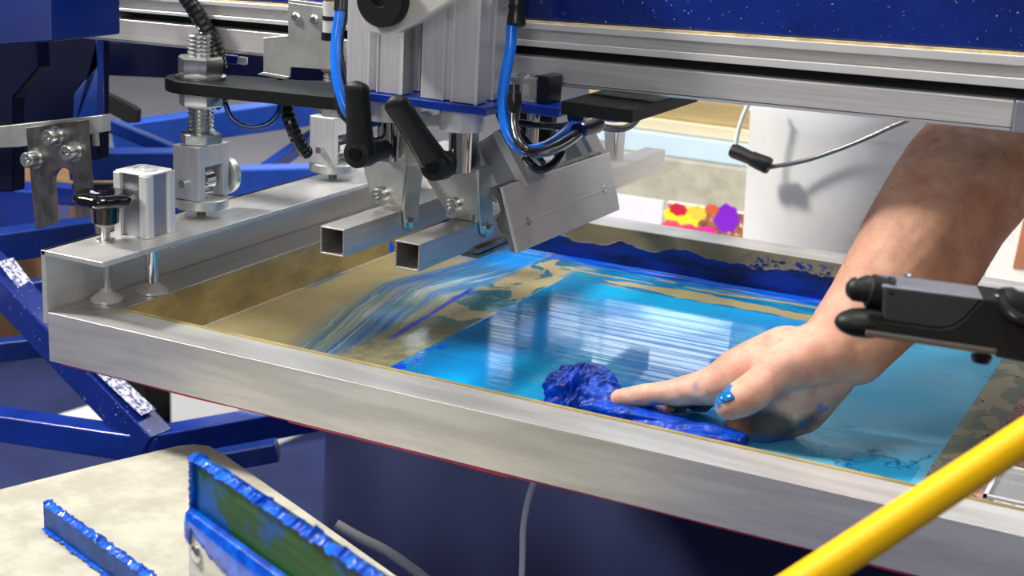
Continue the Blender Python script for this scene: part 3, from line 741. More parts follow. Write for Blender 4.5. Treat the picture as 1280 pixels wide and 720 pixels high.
o = MB().box((at(640, 170, 'y', .33).x, .33, at(640, 190, 'y', .33).z), (at(688, 170, 'y', .33).x, .345, at(650, 140, 'y', .33).z))
tag(o.build('valve_manifold', BLACKM, None, .002), 'black valve manifold behind the hose loops, under the carriage plate', 'valve')
for px, yy, lb in ((640, .30, 'slim chrome guide rod behind the thick blue hose'), (664, .31, 'slim chrome guide rod behind the thin grey tube')):
    p = at(px, 200, 'y', yy); tag(MB().cyl(V3(p.x, yy, p.z-.012), V3(p.x, yy, PB-.001), .0065).build('guide_rod', CHROME, None), lb, 'rod', 'chrome guide rods behind the hoses')
cn = thing('plug_connector', 'small blue and white plug connector under the beam, left of the sheet metal hanger', 'connector', dep(285, 75, 1.66))
MB().bar(dep(272, 72, 1.66), dep(297, 75, 1.66), .010, .009).build('blue_shell', BLUEP, cn, .001); MB().bar(dep(297.5, 75, 1.66), dep(309, 76.5, 1.66), .008, .008).build('white_plug', WHITE, cn, .001)
# valve block on the side wing
vb = thing('valve_block', 'small clear and black air valve on the blue side wing', 'valve', at(668, 118, 'y', .205))
zq = PT+.0022
def vx(px, y=.20): return at(px, 110, 'y', y).x
MB().box((vx(641), .196, zq), (vx(672), .222, zq+.0225)).build('clear_body', CLEAR, vb, .001)
MB().box((vx(673), .196, zq), (vx(688), .226, zq+.026)).build('black_body', BLACKP, vb, .0015)
for px in (648, 663):
    c_ = V3(vx(px), .203, zq)
    bc_ = MB().cyl(c_+V3(0, .004, .002), c_+V3(0, .004, .0225), .0028).build('brass_core', pm('brass', (.55, .42, .2), 1, .3), vb)
    MB().lathe(c_+V3(0, .004, .0228), (0, 0, 1), [(0, .004), (.0015, .004), (.0025, .002)], 20).build('screw', BOLT, bc_)

# ---------------------------------------------------------------- hoses
def hose(pts, r, mat, lab, name='air_hose', rib=0, n=16, cat='hose', parts=None):
    P = [dep(*p) for p in pts]
    o = MB().tube(P, r, n, 8, rib, .0045).build(name, mat, None, angle=180 if not rib else 12)
    return tag(o, lab, cat)
hose([(640, 30, 1.37), (638, 62, 1.37), (630, 105, 1.365), (629, 140, 1.36), (638, 172, 1.355), (655, 187, 1.36), (680, 183, 1.40), (703, 168, 1.46), (722, 150, 1.52)], .0052, HOSEB, 'thick bright blue air hose curving under the valve block')
ft = thing('hose_fitting', 'black push-in hose fitting at the top of the thick blue hose', 'fitting', dep(646, 30, 1.37))
a, b_ = dep(647, -8, 1.37), dep(645, 33, 1.37); Lh = (b_-a).length
MB().lathe(a, b_-a, [(0, .0072), (Lh*.3, .0072), (Lh*.32, .0082), (Lh*.45, .0082), (Lh*.5, .0075), (Lh*.95, .0090), (Lh, .0072)], 28).build('sleeve', BLACKP, ft)
MB().cyl(dep(633, 8, 1.38), dep(641, 8, 1.37), .005).build('elbow', BOLT, ft)
f2 = thing('hose_fitting', 'small black push-in fitting beside the clear valve', 'fitting', dep(644, 120, 1.35))
a, b_ = dep(643, 106, 1.352), dep(643, 142, 1.352); Lh = (b_-a).length
MB().lathe(a, b_-a, [(0, .0048), (Lh*.25, .0052), (Lh*.3, .0066), (Lh*.6, .0066), (Lh*.95, .0058), (Lh, .0045)], 28).build('sleeve', BLACKP, f2)
hose([(643, 140, 1.352), (643, 158, 1.346), (650, 180, 1.334), (668, 191, 1.335), (695, 182, 1.40), (722, 166, 1.46), (740, 160, 1.50)], .0042, HOSEK, 'black air hose looping below the thick blue hose')
hose([(668, 195, 1.352), (690, 190, 1.375), (712, 179, 1.42), (730, 165, 1.47)], .0028, HOSEG, 'thin grey tube running beside the black hose loop')
hose([(630, 40, 1.42), (624, 75, 1.42), (620, 110, 1.415), (626, 150, 1.41), (648, 165, 1.41), (680, 205, 1.42)], .0030, HOSEK, 'thin black hose behind the thick blue hose')
hose([(636, 152, 1.43), (670, 156, 1.44), (700, 158, 1.48), (728, 152, 1.54)], .0036, HOSEK, 'black hose running level under the blue side wing')
hose([(655, 196, 1.39), (672, 212, 1.39), (690, 206, 1.40), (702, 192, 1.42)], .0040, HOSEK, 'short black hose loop touching the squeegee plate')
for (x0, y0, d0), (x1, y1, d1), lab in (((718, 146, 1.50), (733, 140, 1.54), 'upper blue-collared fitting under the carriage plate'), ((722, 164, 1.46), (748, 156, 1.51), 'lower blue-collared fitting under the carriage plate')):
    a, b_ = dep(x0, y0, d0), dep(x1, y1, d1); t = thing('hose_fitting', lab, 'fitting', a, 'blue-collared fittings under the carriage plate'); Lh = (b_-a).length
    MB().lathe(a, b_-a, [(0, .0055), (.001, .0080), (.004, .0088), (.006, .0060)], 24).build('blue_collar', BLUEP, t)
    MB().lathe(a, b_-a, [(.006, .0065), (Lh*.6, .0072), (Lh*.9, .0080), (Lh+.002, .0066)], 24).build('sleeve', BLACKP, t)
hose([(750, 158, 1.53), (765, 161, 1.56), (782, 160, 1.58), (794, 152, 1.60), (800, 141, 1.61)], .0038, HOSEG, 'grey tube curving up to the carriage plate')
hose([(748, 146, 1.55), (768, 149, 1.58), (786, 147, 1.60), (797, 139, 1.62)], .0034, HOSEB, 'short blue tube under the right end of the carriage plate')
# left hoses
hose([(427, -12, 1.44), (424, 20, 1.44), (420, 50, 1.44), (420, 90, 1.435), (426, 118, 1.43), (436, 142, 1.43), (452, 156, 1.44), (474, 150, 1.46)], .0050, HOSEB, 'blue air hose left of the left upright cylinder')
a, b_ = dep(429, -16, 1.44), dep(426, 14, 1.44)
o = MB().cyl(a, b_, .0070).build('hose_sleeve', BLACKP); tag(o, 'black sleeve on the top of the left blue hose', 'sleeve')
hose([(433, 10, 1.46), (425, 55, 1.46), (428, 85, 1.46), (434, 105, 1.46)], .0034, HOSEK, 'thin black hose bowing beside the left blue hose')
hose([(422, 105, 1.46), (424, 135, 1.455), (436, 152, 1.45), (455, 162, 1.45)], .0034, HOSEK, 'black hose dropping behind the upright lever')
hose([(228, -10, 1.57), (243, 12, 1.57), (260, 40, 1.575), (270, 64, 1.58), (275, 86, 1.585)], .0082, HOSEK, 'ribbed black corrugated conduit behind the thick bolt', 'corrugated_conduit', .10, cat='conduit')
hose([(348, 100, 1.60), (355, 122, 1.60), (362, 150, 1.60), (372, 175, 1.61), (384, 192, 1.63)], .0070, HOSEK, 'ribbed black conduit hanging below the support arm', 'corrugated_conduit', .10, cat='conduit')
hose([(298, 104, 1.60), (285, 112, 1.60), (275, 122, 1.60), (266, 132, 1.60)], .0080, HOSEK, 'short ribbed black conduit stub under the support arm', 'corrugated_conduit', .14, cat='conduit')
hose([(281, 128, 1.58), (290, 148, 1.58), (310, 159, 1.58), (335, 155, 1.58), (349, 138, 1.58), (348, 115, 1.58), (335, 106, 1.58)], .0028, pm('dark_blue_tube', (.0, .06, .30), 0, .2, coat=.4), 'thin blue tube looped below the support arm')

# round valve body left of the columns (top)
vt = thing('air_regulator', 'small white and brass air regulator beside the sheet metal hanger', 'regulator', at(414, 30, 'y', .215))
p = at(414, 40, 'y', .215)
MB().cyl(p, p+V3(0, 0, .030), .0085).build('body', PALE, vt); MB().cyl(p+V3(0, 0, .012), p+V3(0, 0, .016), .0092).build('ring', BLACKM, vt)
MB().cyl(p+V3(0, 0, .030), p+V3(0, 0, .037), .0070).build('brass_nut', MATS['brass'], vt)
MB().cyl(p-V3(0, 0, .008), p, .010).build('black_base', BLACKP, vt)

# ================================================================ LEFT STOP PLATE on a bar
YS = .10
sb = thing('stop_bar', 'flat grey steel bar at the left edge behind the slotted plate', 'bar', at(60, 160, 'y', YS))
s_ = lambda px, py, y=YS: at(px, py, 'y', y)
MB().prism([s_(-160, 190), s_(-160, 172), s_(0, 158), s_(128, 144), s_(129, 165), s_(112, 168), s_(25, 184)], (0, .012, 0)).build('flat_bar', ZINC, sb, .0008)
MB().cyl(s_(115, 183)+V3(0, .006, 0), s_(114, 167)+V3(0, .006, 0), .0036).build('stud', BOLT, sb)
st = thing('slotted_plate', 'dark steel slotted plate with three cap screws at the left edge', 'plate', s_(70, 280, YS-.008))
Yp = YS-.0072
pl = [(32, 160), (105, 150), (112, 245), (112, 270), (96, 272), (91, 228)]
arc = [(91-13.0+13*math.cos(a), 226-0-13*math.sin(a)*1.25) for a in [math.pi*k_/8 for k_ in range(9)]]
pl = [(32, 160), (105, 150), (114, 270), (95, 274)]+arc+[(68, 280), (44, 287)]
MB().prism([s_(px, py, Yp) for px, py in pl], (0, .007, 0)).build('plate', STEELD, st, .0006)
for px, py in ((77, 172), (100, 191), (51, 200)):
    p = s_(px-6, py-2, Yp)
    wsh = MB().lathe(p, (0, -1, 0), [(0, .0105), (.0018, .0105)], 28).build('washer', BOLT, st)
    MB().lathe(p+V3(0, -.0018, 0), (0, -1, 0), [(0, .0082), (.012, .0082), (.013, .0074), (.013, .0042), (.008, .0035)], 28).build('cap_screw', BOLT, wsh)

# ================================================================ PRESS STRUCTURE (blue)
pf = thing('screen_printing_press', 'blue painted tubular steel base of the printing press', 'press base', (-.1, .6, FZ))
def ftube(a, b_, w, mat=BLUEF, h=None, nm='frame_tube'):
    A_, B_ = dep(*a), dep(*b_); MB().bar(A_, B_, w, h or w).build(nm, mat, pf, .003)
ftube((-20, 330, 1.95), (196, 556, 1.85), .040, BLUES)
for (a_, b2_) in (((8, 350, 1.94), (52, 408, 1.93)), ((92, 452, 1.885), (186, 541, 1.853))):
    MB().bar(dep(*a_)+V3(0, 0, .0268), dep(*b2_)+V3(0, 0, .0268), .026, .0012).build('painted_glints', GLINT, pf, smooth=False)  # strips carrying the painted glints of the tube's top face
ftube((-40, 524, 1.95), (205, 560, 1.85), .036, BLUEP)
ftube((186, 556, 1.85), (440, 510, 2.05), .036, BLUEP)
ftube((-40, 312, 2.0), (120, 290, 2.05), .040)
ftube((-40, 375, 2.3), (66, 356, 2.3), .024)
ftube((-40, 442, 2.2), (70, 430, 2.2), .030)
ftube((90, 205, 2.2), (260, 205, 2.2), .042)
ftube((110, 145, 2.3), (225, 192, 2.3), .020)
ftube((140, 172, 2.5), (460, 128, 2.6), .046, pm('light_blue_frame_paint', (.02, .10, .55), 0, .3, .2, (9, 9, 9), coat=.3))
ftube((300, 235, 2.5), (400, 165, 2.6), .022)
ftube((285, 226, 2.3), (450, 222, 2.3), .042, MATS['light_blue_frame_paint'])
ftube((90, 232, 2.25), (250, 232, 2.25), .010, BLACKM)
ftube((60, 240, 2.35), (260, 262, 2.35), .030, BLUEP)
ftube((-40, 255, 2.4), (80, 262, 2.4), .07, BLUEP)
ftube((250, 580, 1.75), (348, 562, 1.75), .024, BLUEF)
# upright plates of the press column, upper left
def fplate(pts, d, th, mat, nm):
    P = [dep(x, y, d) for x, y in pts]; MB().prism(P, (0, th, 0)).build(nm, mat, pf, .002)
fplate([(-60, -40), (64, -40), (66, 52), (0, 57), (-60, 60)], 1.50, .10, BLUEC, 'column_box')
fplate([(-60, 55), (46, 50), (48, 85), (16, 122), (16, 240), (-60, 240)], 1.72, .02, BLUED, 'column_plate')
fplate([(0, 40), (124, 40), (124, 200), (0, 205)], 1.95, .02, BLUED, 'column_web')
fplate([(118, 48), (122, 48), (123, 150), (90, 165), (92, 118), (120, 82)], 1.93, .012, BLUEF, 'gusset')
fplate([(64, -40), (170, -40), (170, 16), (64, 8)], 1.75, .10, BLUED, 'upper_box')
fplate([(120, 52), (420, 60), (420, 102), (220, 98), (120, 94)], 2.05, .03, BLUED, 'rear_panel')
fplate([(120, 110), (165, 132), (172, 137), (171, 154), (158, 154), (122, 134)], 2.2, .01, BLACKM, 'black_link')
# pedestal down to the floor
MB().box((-2.3, 1.2, FZ+.0062), (-1.95, 1.5, .1)).build('pedestal', BLUED, pf, .004)
o = MB().cyl(dep(335, 108, 3.0), dep(440, 128, 2.9), .022).build('pipe', pm('silver_paint', (.6, .6, .62), .5, .35)); tag(o, 'silver pipe in the background behind the small blue loop', 'pipe')
# background items on the floor, left
cr_ = MB(); P = at(52, 440, 'z', FZ); cr_.box((P.x-.9, P.y, FZ+.0062), (P.x, P.y+.5, FZ+.42))
tag(cr_.build('plywood_crate', WOOD, None, .003), 'plywood crate on the floor behind the blue tubes', 'crate')
P = at(270, 560, 'z', FZ)
def floor_box(pxa, pxb, pyb, ht, dy, nm, mat, lab, cat):
    a, b_ = at(pxa, pyb, 'z', FZ+.006), at(pxb, pyb, 'z', FZ+.006)
    o = MB().box((a.x, a.y, FZ+.0065), (b_.x, a.y+dy, FZ+ht)).build(nm, mat, None, .01); return tag(o, lab, cat)
floor_box(212, 345, 545, .30, .25, 'storage_box', WHITE, 'white storage box on the carpet under the frame', 'box')
floor_box(150, 205, 530, .16, .2, 'equipment_case', BLACKM, 'black case on the carpet beside the white box', 'case')
a = [at(70, 522, 'z', FZ+.007), at(105, 494, 'z', FZ+.007), at(130, 508, 'z', FZ+.007), at(120, 524, 'z', FZ+.007)]
a = [at(60, 524, 'z', FZ+.007), at(140, 500, 'z', FZ+.007), at(170, 520, 'z', FZ+.007), at(110, 545, 'z', FZ+.007)]
tag(MB().prism(a, (0, 0, .004)).build('paper_sheet', WHITE, None), 'white paper sheet lying on the carpet left of the black case', 'paper')
a = [at(300, 548, 'z', FZ+.007), at(385, 540, 'z', FZ+.007), at(345, 558, 'z', FZ+.007), at(338, 560, 'z', FZ+.007)]
tag(MB().prism(a, (0, 0, .004)).build('paper_sheet', WHITE, None), 'white paper sheet on the carpet right of the blue tube joint', 'paper')

# ================================================================ BACKGROUND BEYOND THE FRAME
TZ = -.32
bt_ = thing('display_table', 'white display table behind the press', 'table', (.4, 1.7, FZ))
MB().box((-.22, .80, TZ-.03), (2.2, 2.9, TZ)).build('table_top', WHITE, bt_, .003)
skp = []
for i_ in range(241):
    x = -.21+2.40*i_/240; skp.append((x, .803+.010*mnoise.noise(V3(x*7, 1, 0))+.005*math.sin(x*38+2*mnoise.noise(V3(x*3, 2, 0)))))
sk_ = MB(); sv = [V3(x, y+.002, FZ+.0075) for x, y in skp]+[V3(x, y*.2+.8*.812, TZ-.031) for x, y in skp]
sk_.add(sv, [[i_, i_+1, 242+i_, 241+i_] for i_ in range(240)])
sk_ = sk_.build('table_skirt', pm('navy_cloth', (.009, .015, .070), 0, .85, .12, (4, 4, 4)), bt_, angle=180); so_ = sk_.modifiers.new('thick', 'SOLIDIFY'); so_.thickness = .002
for x in (-.12, 2.1):
    for y in (.88, 2.8): MB().box((x-.03, y-.03, FZ+.0062), (x+.03, y+.03, TZ-.03)).build('leg', ZINC, bt_, .002)
# white pail
pcx = at(1088, 230, 'y', .985).x; pcy = .985; PR = .172; PTOP = .20
pl_ = thing('ink_pail', 'large white plastic ink pail with wire handle behind the frame', 'pail', (pcx, pcy, TZ))
MB().lathe((pcx, pcy, TZ+.0005), (0, 0, 1), [(0, PR*.90), (.004, PR*.915), (.45, PR*1.0), (.46, PR*1.03), (.475, PR*1.03), (.48, PR*1.04), (.50, PR*1.04), (.505, PR*1.0)], 96).build('bucket', WHITE, pl_)
hs = [(1190, 128), (1120, 156), (1085, 172), (1045, 188), (1005, 201), (962, 209)]
yy = .985-PR-.012
MB().tube([at(px, py, 'y', .80) for px, py in hs], .0030, 10, 8).build('wire_handle', HOSEG, pl_)
a, b_ = at(962, 208, 'y', .80), at(914, 187, 'y', .80); Lh = (b_-a).length
MB().lathe(a, b_-a, [(0, .0100), (.003, .0112), (Lh*.45, .0100), (Lh*.5, .0088), (Lh*.93, .0100), (Lh, .0080)], 24).build('grip', BLACKM, pl_)
MB().tube([at(919, 187, 'y', .80), at(922, 168, 'y', .80), at(929, 145, 'y', .80), at(944, 112, 'y', .80)], .0030, 10, 8).build('wire_handle', WHITE, pl_)
# shelf goods beyond
def gbox(px0, py0, px1, py1, y, dy, nm, mat, lab, cat, zb=None, bev=.004):
    a = at(px0, py1, 'y', y); b_ = at(px1, py0, 'y', y); 
    o = MB().box((a.x, y, a.z if zb is None else zb), (b_.x, y+dy, b_.z)).build(nm, mat, None, bev); return tag(o, lab, cat)
gbox(725, 216, 960, 262, 1.70, .30, 'cardboard_box', BEIGE, 'pale beige box standing on the table behind the frame', 'box', TZ+.001)
zt = at(960, 216, 'y', 1.70).z
def stackbox(py0, y, dy, z0, nm, mat, lab):
    top = max(at(850, py0, 'y', y).z, z0+.02); x0, x1 = at(730, 200, 'y', y).x, at(990, 200, 'y', y).x
    tag(MB().box((x0, y, z0+.0006), (x1, y+dy, top)).build(nm, mat, None, .004), lab, 'box'); return top
zt = stackbox(170, 1.72, .25, zt, 'plastic_crate', PALEBLUE, 'pale blue crate resting on the beige box')
zt = stackbox(152, 1.73, .24, zt, 'flat_carton', pm('cream_board', (.80, .72, .50), 0, .4, .1, (3, 3, 30)), 'cream flat carton resting on the pale blue crate')
zt = stackbox(118, 1.74, .22, zt, 'foil_carton', TAN, 'gold brown wrapped carton, topmost of the stack behind the frame')
# colourful print leaning in front of the beige box
def print_mat():
    m = bpy.data.materials.new('colourful_candy_print'); m.use_nodes = True; nt = m.node_tree; B = nt.nodes['Principled BSDF']
    x, y, z = coords(nt, False); vec = comb(nt, x*15, 0.0, z*15)
    v = nt.nodes.new('ShaderNodeTexVoronoi'); v.inputs['Scale'].default_value = 1; nt.links.new(vec, v.inputs['Vector'])
    hs_ = nt.nodes.new('ShaderNodeHueSaturation'); hs_.inputs['Saturation'].default_value = 2.0; nt.links.new(v.outputs['Color'], hs_.inputs['Color'])
    sm = noi(nt, comb(nt, x*60, 0.0, z*60), 1, 2)
    cc = mixc(nt, V(nt, v.outputs['Distance']).step(.36, .44), hs_.outputs[0], (.22, .08, .03))
    cc = mixc(nt, V(nt, v.outputs['Distance']).step(.36, .44)*sm.step(.55, .6), cc, (.8, .55, .4))
    nt.links.new(cc, B.inputs['Base Color']); B.inputs['Roughness'].default_value = .35; return m
YP = 1.55
a, b_ = at(834, 252, 'y', YP), at(975, 330, 'y', YP)
o = thing('colour_print', 'colourful flower print standing upright on the table behind the frame', 'print', (a.x, YP, TZ))
MB().box((a.x, YP, TZ+.001), (b_.x, YP+.012, a.z)).build('board', WHITE, o, .001)
DOTS = [(852, 272, 24, 17, (.90, .75, .02)), (822+26, 262, 12, 8, (.55, .0, .04)), (908, 273, 16, 18, (.20, .0, .55)), (872, 266, 12, 9, (.75, .55, .05)), (862, 288, 12, 8, (.80, .03, .16)), (885, 290, 12, 7, (.70, .02, .30)), (840, 284, 14, 9, (.85, .06, .15)), (890, 262, 9, 7, (.60, .10, .03))]
pg_ = MB().box((a.x+.002, YP-.0012, TZ+.01), (b_.x-.002, YP-.0002, a.z-.002)).build('printed_ground', pm('brown_orange_petals', (.35, .11, .04), 0, .4, .6, (60, 1, 60), spots=(.85, .55, .45), spotscale=70, spotrange=(.55, .6)), o, smooth=False)
for i, (px, py, rx, rz, c_) in enumerate(DOTS):
    p = at(px, py, 'y', YP-.0016); k_ = (p-CAM).length/FPX; vs = []
    for j in range(28):
        t_ = 2*math.pi*j/28; rr = 1+.08*math.sin(7*t_+i); vs.append(V3(p.x+rx*k_*rr*math.cos(t_), YP-.0014-.0002*(i+1), p.z+rz*k_*rr*math.sin(t_)))
    MB().prism(vs, (0, .0003, 0)).build('printed_flower', pm('flower_colour', c_, 0, .4), pg_, smooth=False)
gbox(745, 252, 829, 300, 1.56, .01, 'white_card', pm('lavender_white_card', (.74, .72, .82), 0, .5, .03), 'plain lavender white card left of the colourful print', 'card', TZ+.001, .001)
# poster at the right
pr = thing('portrait_print', 'orange brown print with white border at the right edge', 'print', at(1250, 340, 'y', 1.35))
q0, q1 = at(1205, 348, 'y', 1.35), at(1420, 190, 'y', 1.35)
MB().box((q0.x, 1.35, TZ+.001), (q1.x, 1.36, q1.z)).build('board', WHITE, pr, .001)
qa = [at(1266, 335, 'y', 1.349), at(1400, 350, 'y', 1.349), at(1400, 205, 'y', 1.349), at(1282, 262, 'y', 1.349)]
MB().prism(qa, (0, -.0015, 0)).build('printed_area', pm('terracotta_ink', (.50, .20, .10), 0, .4, .2, (6, 6, 6)), pr, smooth=False)

# ================================================================ BEIGE BOARD AND SQUEEGEES, lower left
BZ = -.125
bb = [at(-120, 642, 'z', BZ), at(0, 611, 'z', BZ), at(120, 581, 'z', BZ), at(225, 556, 'z', BZ), at(243, 554.5, 'z', BZ), at(262, 557, 'z', BZ), at(280, 567, 'z', BZ), at(380, 637, 'z', BZ), at(500, 722, 'z', BZ), at(640, 822, 'z', BZ), at(300, 1000, 'z', BZ), at(-300, 1000, 'z', BZ)]
bd = thing('work_board', 'beige work board at lower left carrying the inky squeegees', 'board', (bb[7].x-.1, bb[7].y, BZ-.018))
MB().prism([V3(p.x, p.y, BZ-.018) for p in bb], (0, 0, .018)).build('board_top', BEIGE, bd, .0015)
cxy = sum((p for p in bb), V3(0, 0, 0))/len(bb)
MB().box((cxy.x-.03, cxy.y-.03, FZ+.0062), (cxy.x+.03, cxy.y+.03, BZ-.018)).build('post', ZINC, bd, .002)

def ragged(mb, P, Q, up, side, h0, th, seed, amp, n=150):
    """irregular strand of thick ink along P->Q with spikes pointing up"""
    K = 8; vs = []; fs = []
    for i in range(n+1):
        f = i/n; p = P.lerp(Q, f)
        nz = mnoise.noise(V3(f*64, seed, 0)); sp = max(0, mnoise.noise(V3(f*120, seed+9, 0))-.10)**1.3
        h = h0*(1+.45*nz)+amp*sp*2.4; w = th*(1+.5*mnoise.noise(V3(f*30, seed+3, 0)))
        for k in range(K):
            a = 2*math.pi*k/K
            lean = up*(h*(.5+.5*math.sin(a))-h0*.3)+side*(w*math.cos(a)*(1 if math.sin(a) < .5 else .35))
            vs.append(p+lean+side*(th*.25*mnoise.noise(V3(f*60, seed+5, 0))))
    for i in range(n):
        for k in range(K): fs.append([i*K+k, i*K+(k+1) % K, (i+1)*K+(k+1) % K, (i+1)*K+k])
    fs += [list(range(K))[::-1], [n*K+k for k in range(K)]]
    return mb.add(vs, fs)
# tall squeegee with green blade
T0 = dep(243, 571, 1.12); T1 = dep(560, 782, .90); T1.z = T0.z
T1 = at(560, 782, 'z', T0.z)
dirv = (T1-T0).normalized(); sdv = V3(dirv.y, -dirv.x, 0)      # towards the camera side
if sdv.dot(CAM-T0) < 0: sdv = -sdv
upv = V3(0, 0, 1)
s2 = thing('squeegee', 'tall standing squeegee with green blade and fresh blue ink', 'squeegee', V3((T0.x+T1.x)/2, (T0.y+T1.y)/2, BZ), 'ink-covered squeegees on the beige board')
def sheet(a, b_, z0, z1, off, th): return MB().hexa([V3((a+sdv*off).x, (a+sdv*off).y, z0), V3((b_+sdv*off).x, (b_+sdv*off).y, z0), V3((b_+sdv*(off-th)).x, (b_+sdv*(off-th)).y, z0), V3((a+sdv*(off-th)).x, (a+sdv*(off-th)).y, z0)],
    [V3((a+sdv*off).x, (a+sdv*off).y, z1), V3((b_+sdv*off).x, (b_+sdv*off).y, z1), V3((b_+sdv*(off-th)).x, (b_+sdv*(off-th)).y, z1), V3((a+sdv*(off-th)).x, (a+sdv*(off-th)).y, z1)])
zb_ = T0.z-.044
sheet(T0, T1, zb_-.004, T0.z, 0, .009).build('blade', GREEN, s2, .001)
sheet(T0-dirv*.001, T1, BZ+.0008, zb_, .006, .022).build('holder', CREAM, s2, .002)
im = MB(); ragged(im, T0-V3(0, 0, .0005), T1-V3(0, 0, .0005)+dirv*.0, upv, sdv, .0060, .0060, 2.0, .0055, 330)
# ink running down the far end edge and lying over the holder's shoulder
ragged(im, T0+sdv*.001-V3(0, 0, .052), T0+sdv*.001, -dirv, sdv, .0035, .0035, 5.0, .003, 50)
im.build('ink_bead', INK, s2, angle=80)
sh = MB(); n = 120; vs = []; fs = []
for i in range(n+1):
    f = i/n; p = T0.lerp(T1, f)+sdv*.0064
    dpt = .010+.026*math.sin(min(1, f/.45)*math.pi*.6)*(1+.25*mnoise.noise(V3(f*14, 1, 1)))+.004*mnoise.noise(V3(f*50, 3, 1))
    if f < .02: dpt = .024
    elif f < .05: dpt *= .9
    for t_, o_ in ((0.004, -.0040), (.0, .0012), (-.35, .0022), (-.8, .0018), (-1, .0)):
        z_ = zb_+(t_ if t_ >= 0 else t_*dpt); vs.append(V3((p+sdv*o_).x, (p+sdv*o_).y, z_))
for i in range(n):
    for k_ in range(4): fs.append([i*5+k_, i*5+k_+1, (i+1)*5+k_+1, (i+1)*5+k_])
sm_ = MB().add(vs, fs).build('ink_smear', INK, s2, angle=180); so = sm_.modifiers.new('thick', 'SOLIDIFY'); so.thickness = .0012; so.offset = 0
pb_ = T0+dirv*.014+sdv*.0062; pb_ = V3(pb_.x, pb_.y, T0.z-.073)
MB().lathe(pb_, sdv, [(0, .0075), (.0018, .0072), (.0032, .0055), (.0036, .003)], 28).build('bolt_head', BOLT, s2)
# low squeegee blade lying on the board
U0 = at(62, 662, 'z', BZ); U1 = at(250, 800, 'z', BZ)
d1 = (U1-U0).normalized(); sd1 = V3(d1.y, -d1.x, 0)
s3_ = thing('squeegee', 'low blue ink-smeared squeegee blade lying at the far left', 'squeegee', (U0+U1)/2, 'ink-covered squeegees on the beige board')
hh = .024
def slab2(a, b_, z0, z1, o0, o1): 
    c_ = [a+sd1*o0, b_+sd1*o0, b_+sd1*o1, a+sd1*o1]; return MB().hexa([V3(p.x, p.y, z0) for p in c_], [V3(p.x, p.y, z1) for p in c_])
slab2(U0, U1, BZ+.0006, BZ+hh, -.004, .004).build('blade', pm('dark_blue_inked_rubber', (.0, .05, .26), 0, .4, .4, (40, 40, 40), .2, spec=.25), s3_, .001)
im = MB(); tp = V3(0, 0, hh-.001)
ragged(im, U0+tp, U1+tp, upv, sd1, .0045, .0048, 12.0, .005, 150)
ragged(im, U0+V3(0, 0, .003), U0+tp+V3(0, 0, .004), -d1, sd1, .004, .0045, 15, .004, 30)
ragged(im, U0+V3(0, 0, .003), U1+V3(0, 0, .002), -upv*.3-sd1*.0, sd1, .004, .0075, 17, .002, 150)
im.build('ink_bead', INK, s3_, angle=80)

# white cable and pale pipe below
o = MB().tube([at(668, 600, 'y', .30), at(660, 625, 'y', .30), at(654, 660, 'y', .30), at(653, 700, 'y', .30), at(651, 760, 'y', .30), at(648, 900, 'y', .30)], .0035, 12).build('cable', WHITE)
tag(o, 'white cable hanging down under the middle of the frame', 'cable')
o = MB().tube([dep(420, 655, 1.7), dep(452, 673, 1.7), dep(485, 690, 1.7), dep(530, 722, 1.7), dep(600, 780, 1.7)], .0058, 12).build('pipe', pm('pale_grey_tube', (.50, .50, .52), 0, .3)); tag(o, 'pale grey pipe behind the right edge of the beige board', 'pipe')

# ================================================================ RAG
rg_pts = [(690, 482, .024), (712, 487, .031), (738, 493, .031), (762, 504, .026), (795, 516, .022), (830, 528, .019), (870, 539, .018), (905, 547, .017), (930, 553, .016)]
rv = []; rf = []; K = 44; NR = 150
cl = [at(px, py, 'z', -RH+.006+.25*r) for px, py, r in rg_pts]; rr_ = [r for _, _, r in rg_pts]
cs = spline(cl, 20); NR = len(cs)-1
for i, p in enumerate(cs):
    f = i/NR; ii = min(len(rr_)-2, int(f*(len(rr_)-1))); ff = f*(len(rr_)-1)-ii; r = rr_[ii]*(1-ff)+rr_[ii+1]*ff
    d = (cs[min(i+1, NR)]-cs[max(i-1, 0)]).normalized(); sd_ = V3(-d.y, d.x, 0).normalized()
    endc = min(1, (f/.06)**.5) if f < .06 else (1 if f < .97 else .9)
    hgt = (.80 if f < .28 else .80-.30*min(1, (f-.28)/.15))
    for k_ in range(K):
        a = 2*math.pi*k_/K; tw = a+f*5.0
        fold = .30*abs(mnoise.noise(V3(math.cos(tw)*2.0, math.sin(tw)*2.0, f*7)))*(1.2 if f < .3 else .8)+.34*abs(mnoise.noise(V3(math.cos(tw)*5, math.sin(tw)*5, f*26)))*(1 if f < .34 else .5)
        ridge = .10*math.sin(k_*2*math.pi/K*5+f*16)
        q = 1+fold*1.3-.25+ridge
        v = p+(sd_*math.cos(a)*r*q+V3(0, 0, 1)*math.sin(a)*r*hgt*q)*endc
        v.z = max(v.z, -RH+.0016+.0006*math.sin(k_)); rv.append(v)
for i in range(NR):
    for k_ in range(K): rf.append([i*K+k_, i*K+(k_+1) % K, (i+1)*K+(k_+1) % K, (i+1)*K+k_])
rf += [list(range(K))[::-1], [NR*K+k_ for k_ in range(K)]]
RAG = pm('ink_soaked_cloth', (.0, .050, .44), 0, .45, .5, (45, 45, 45), .5, .2, coat=.08, dark=(.0, .018, .20), spec=.3)
rag = MB().add(rv, rf).build('rag', RAG, None, angle=180)
tag(rag, 'crumpled blue ink-soaked rag under the hand on the mesh', 'rag')
sb_ = rag.modifiers.new('subd', 'SUBSURF'); sb_.levels = 1; sb_.render_levels = 1

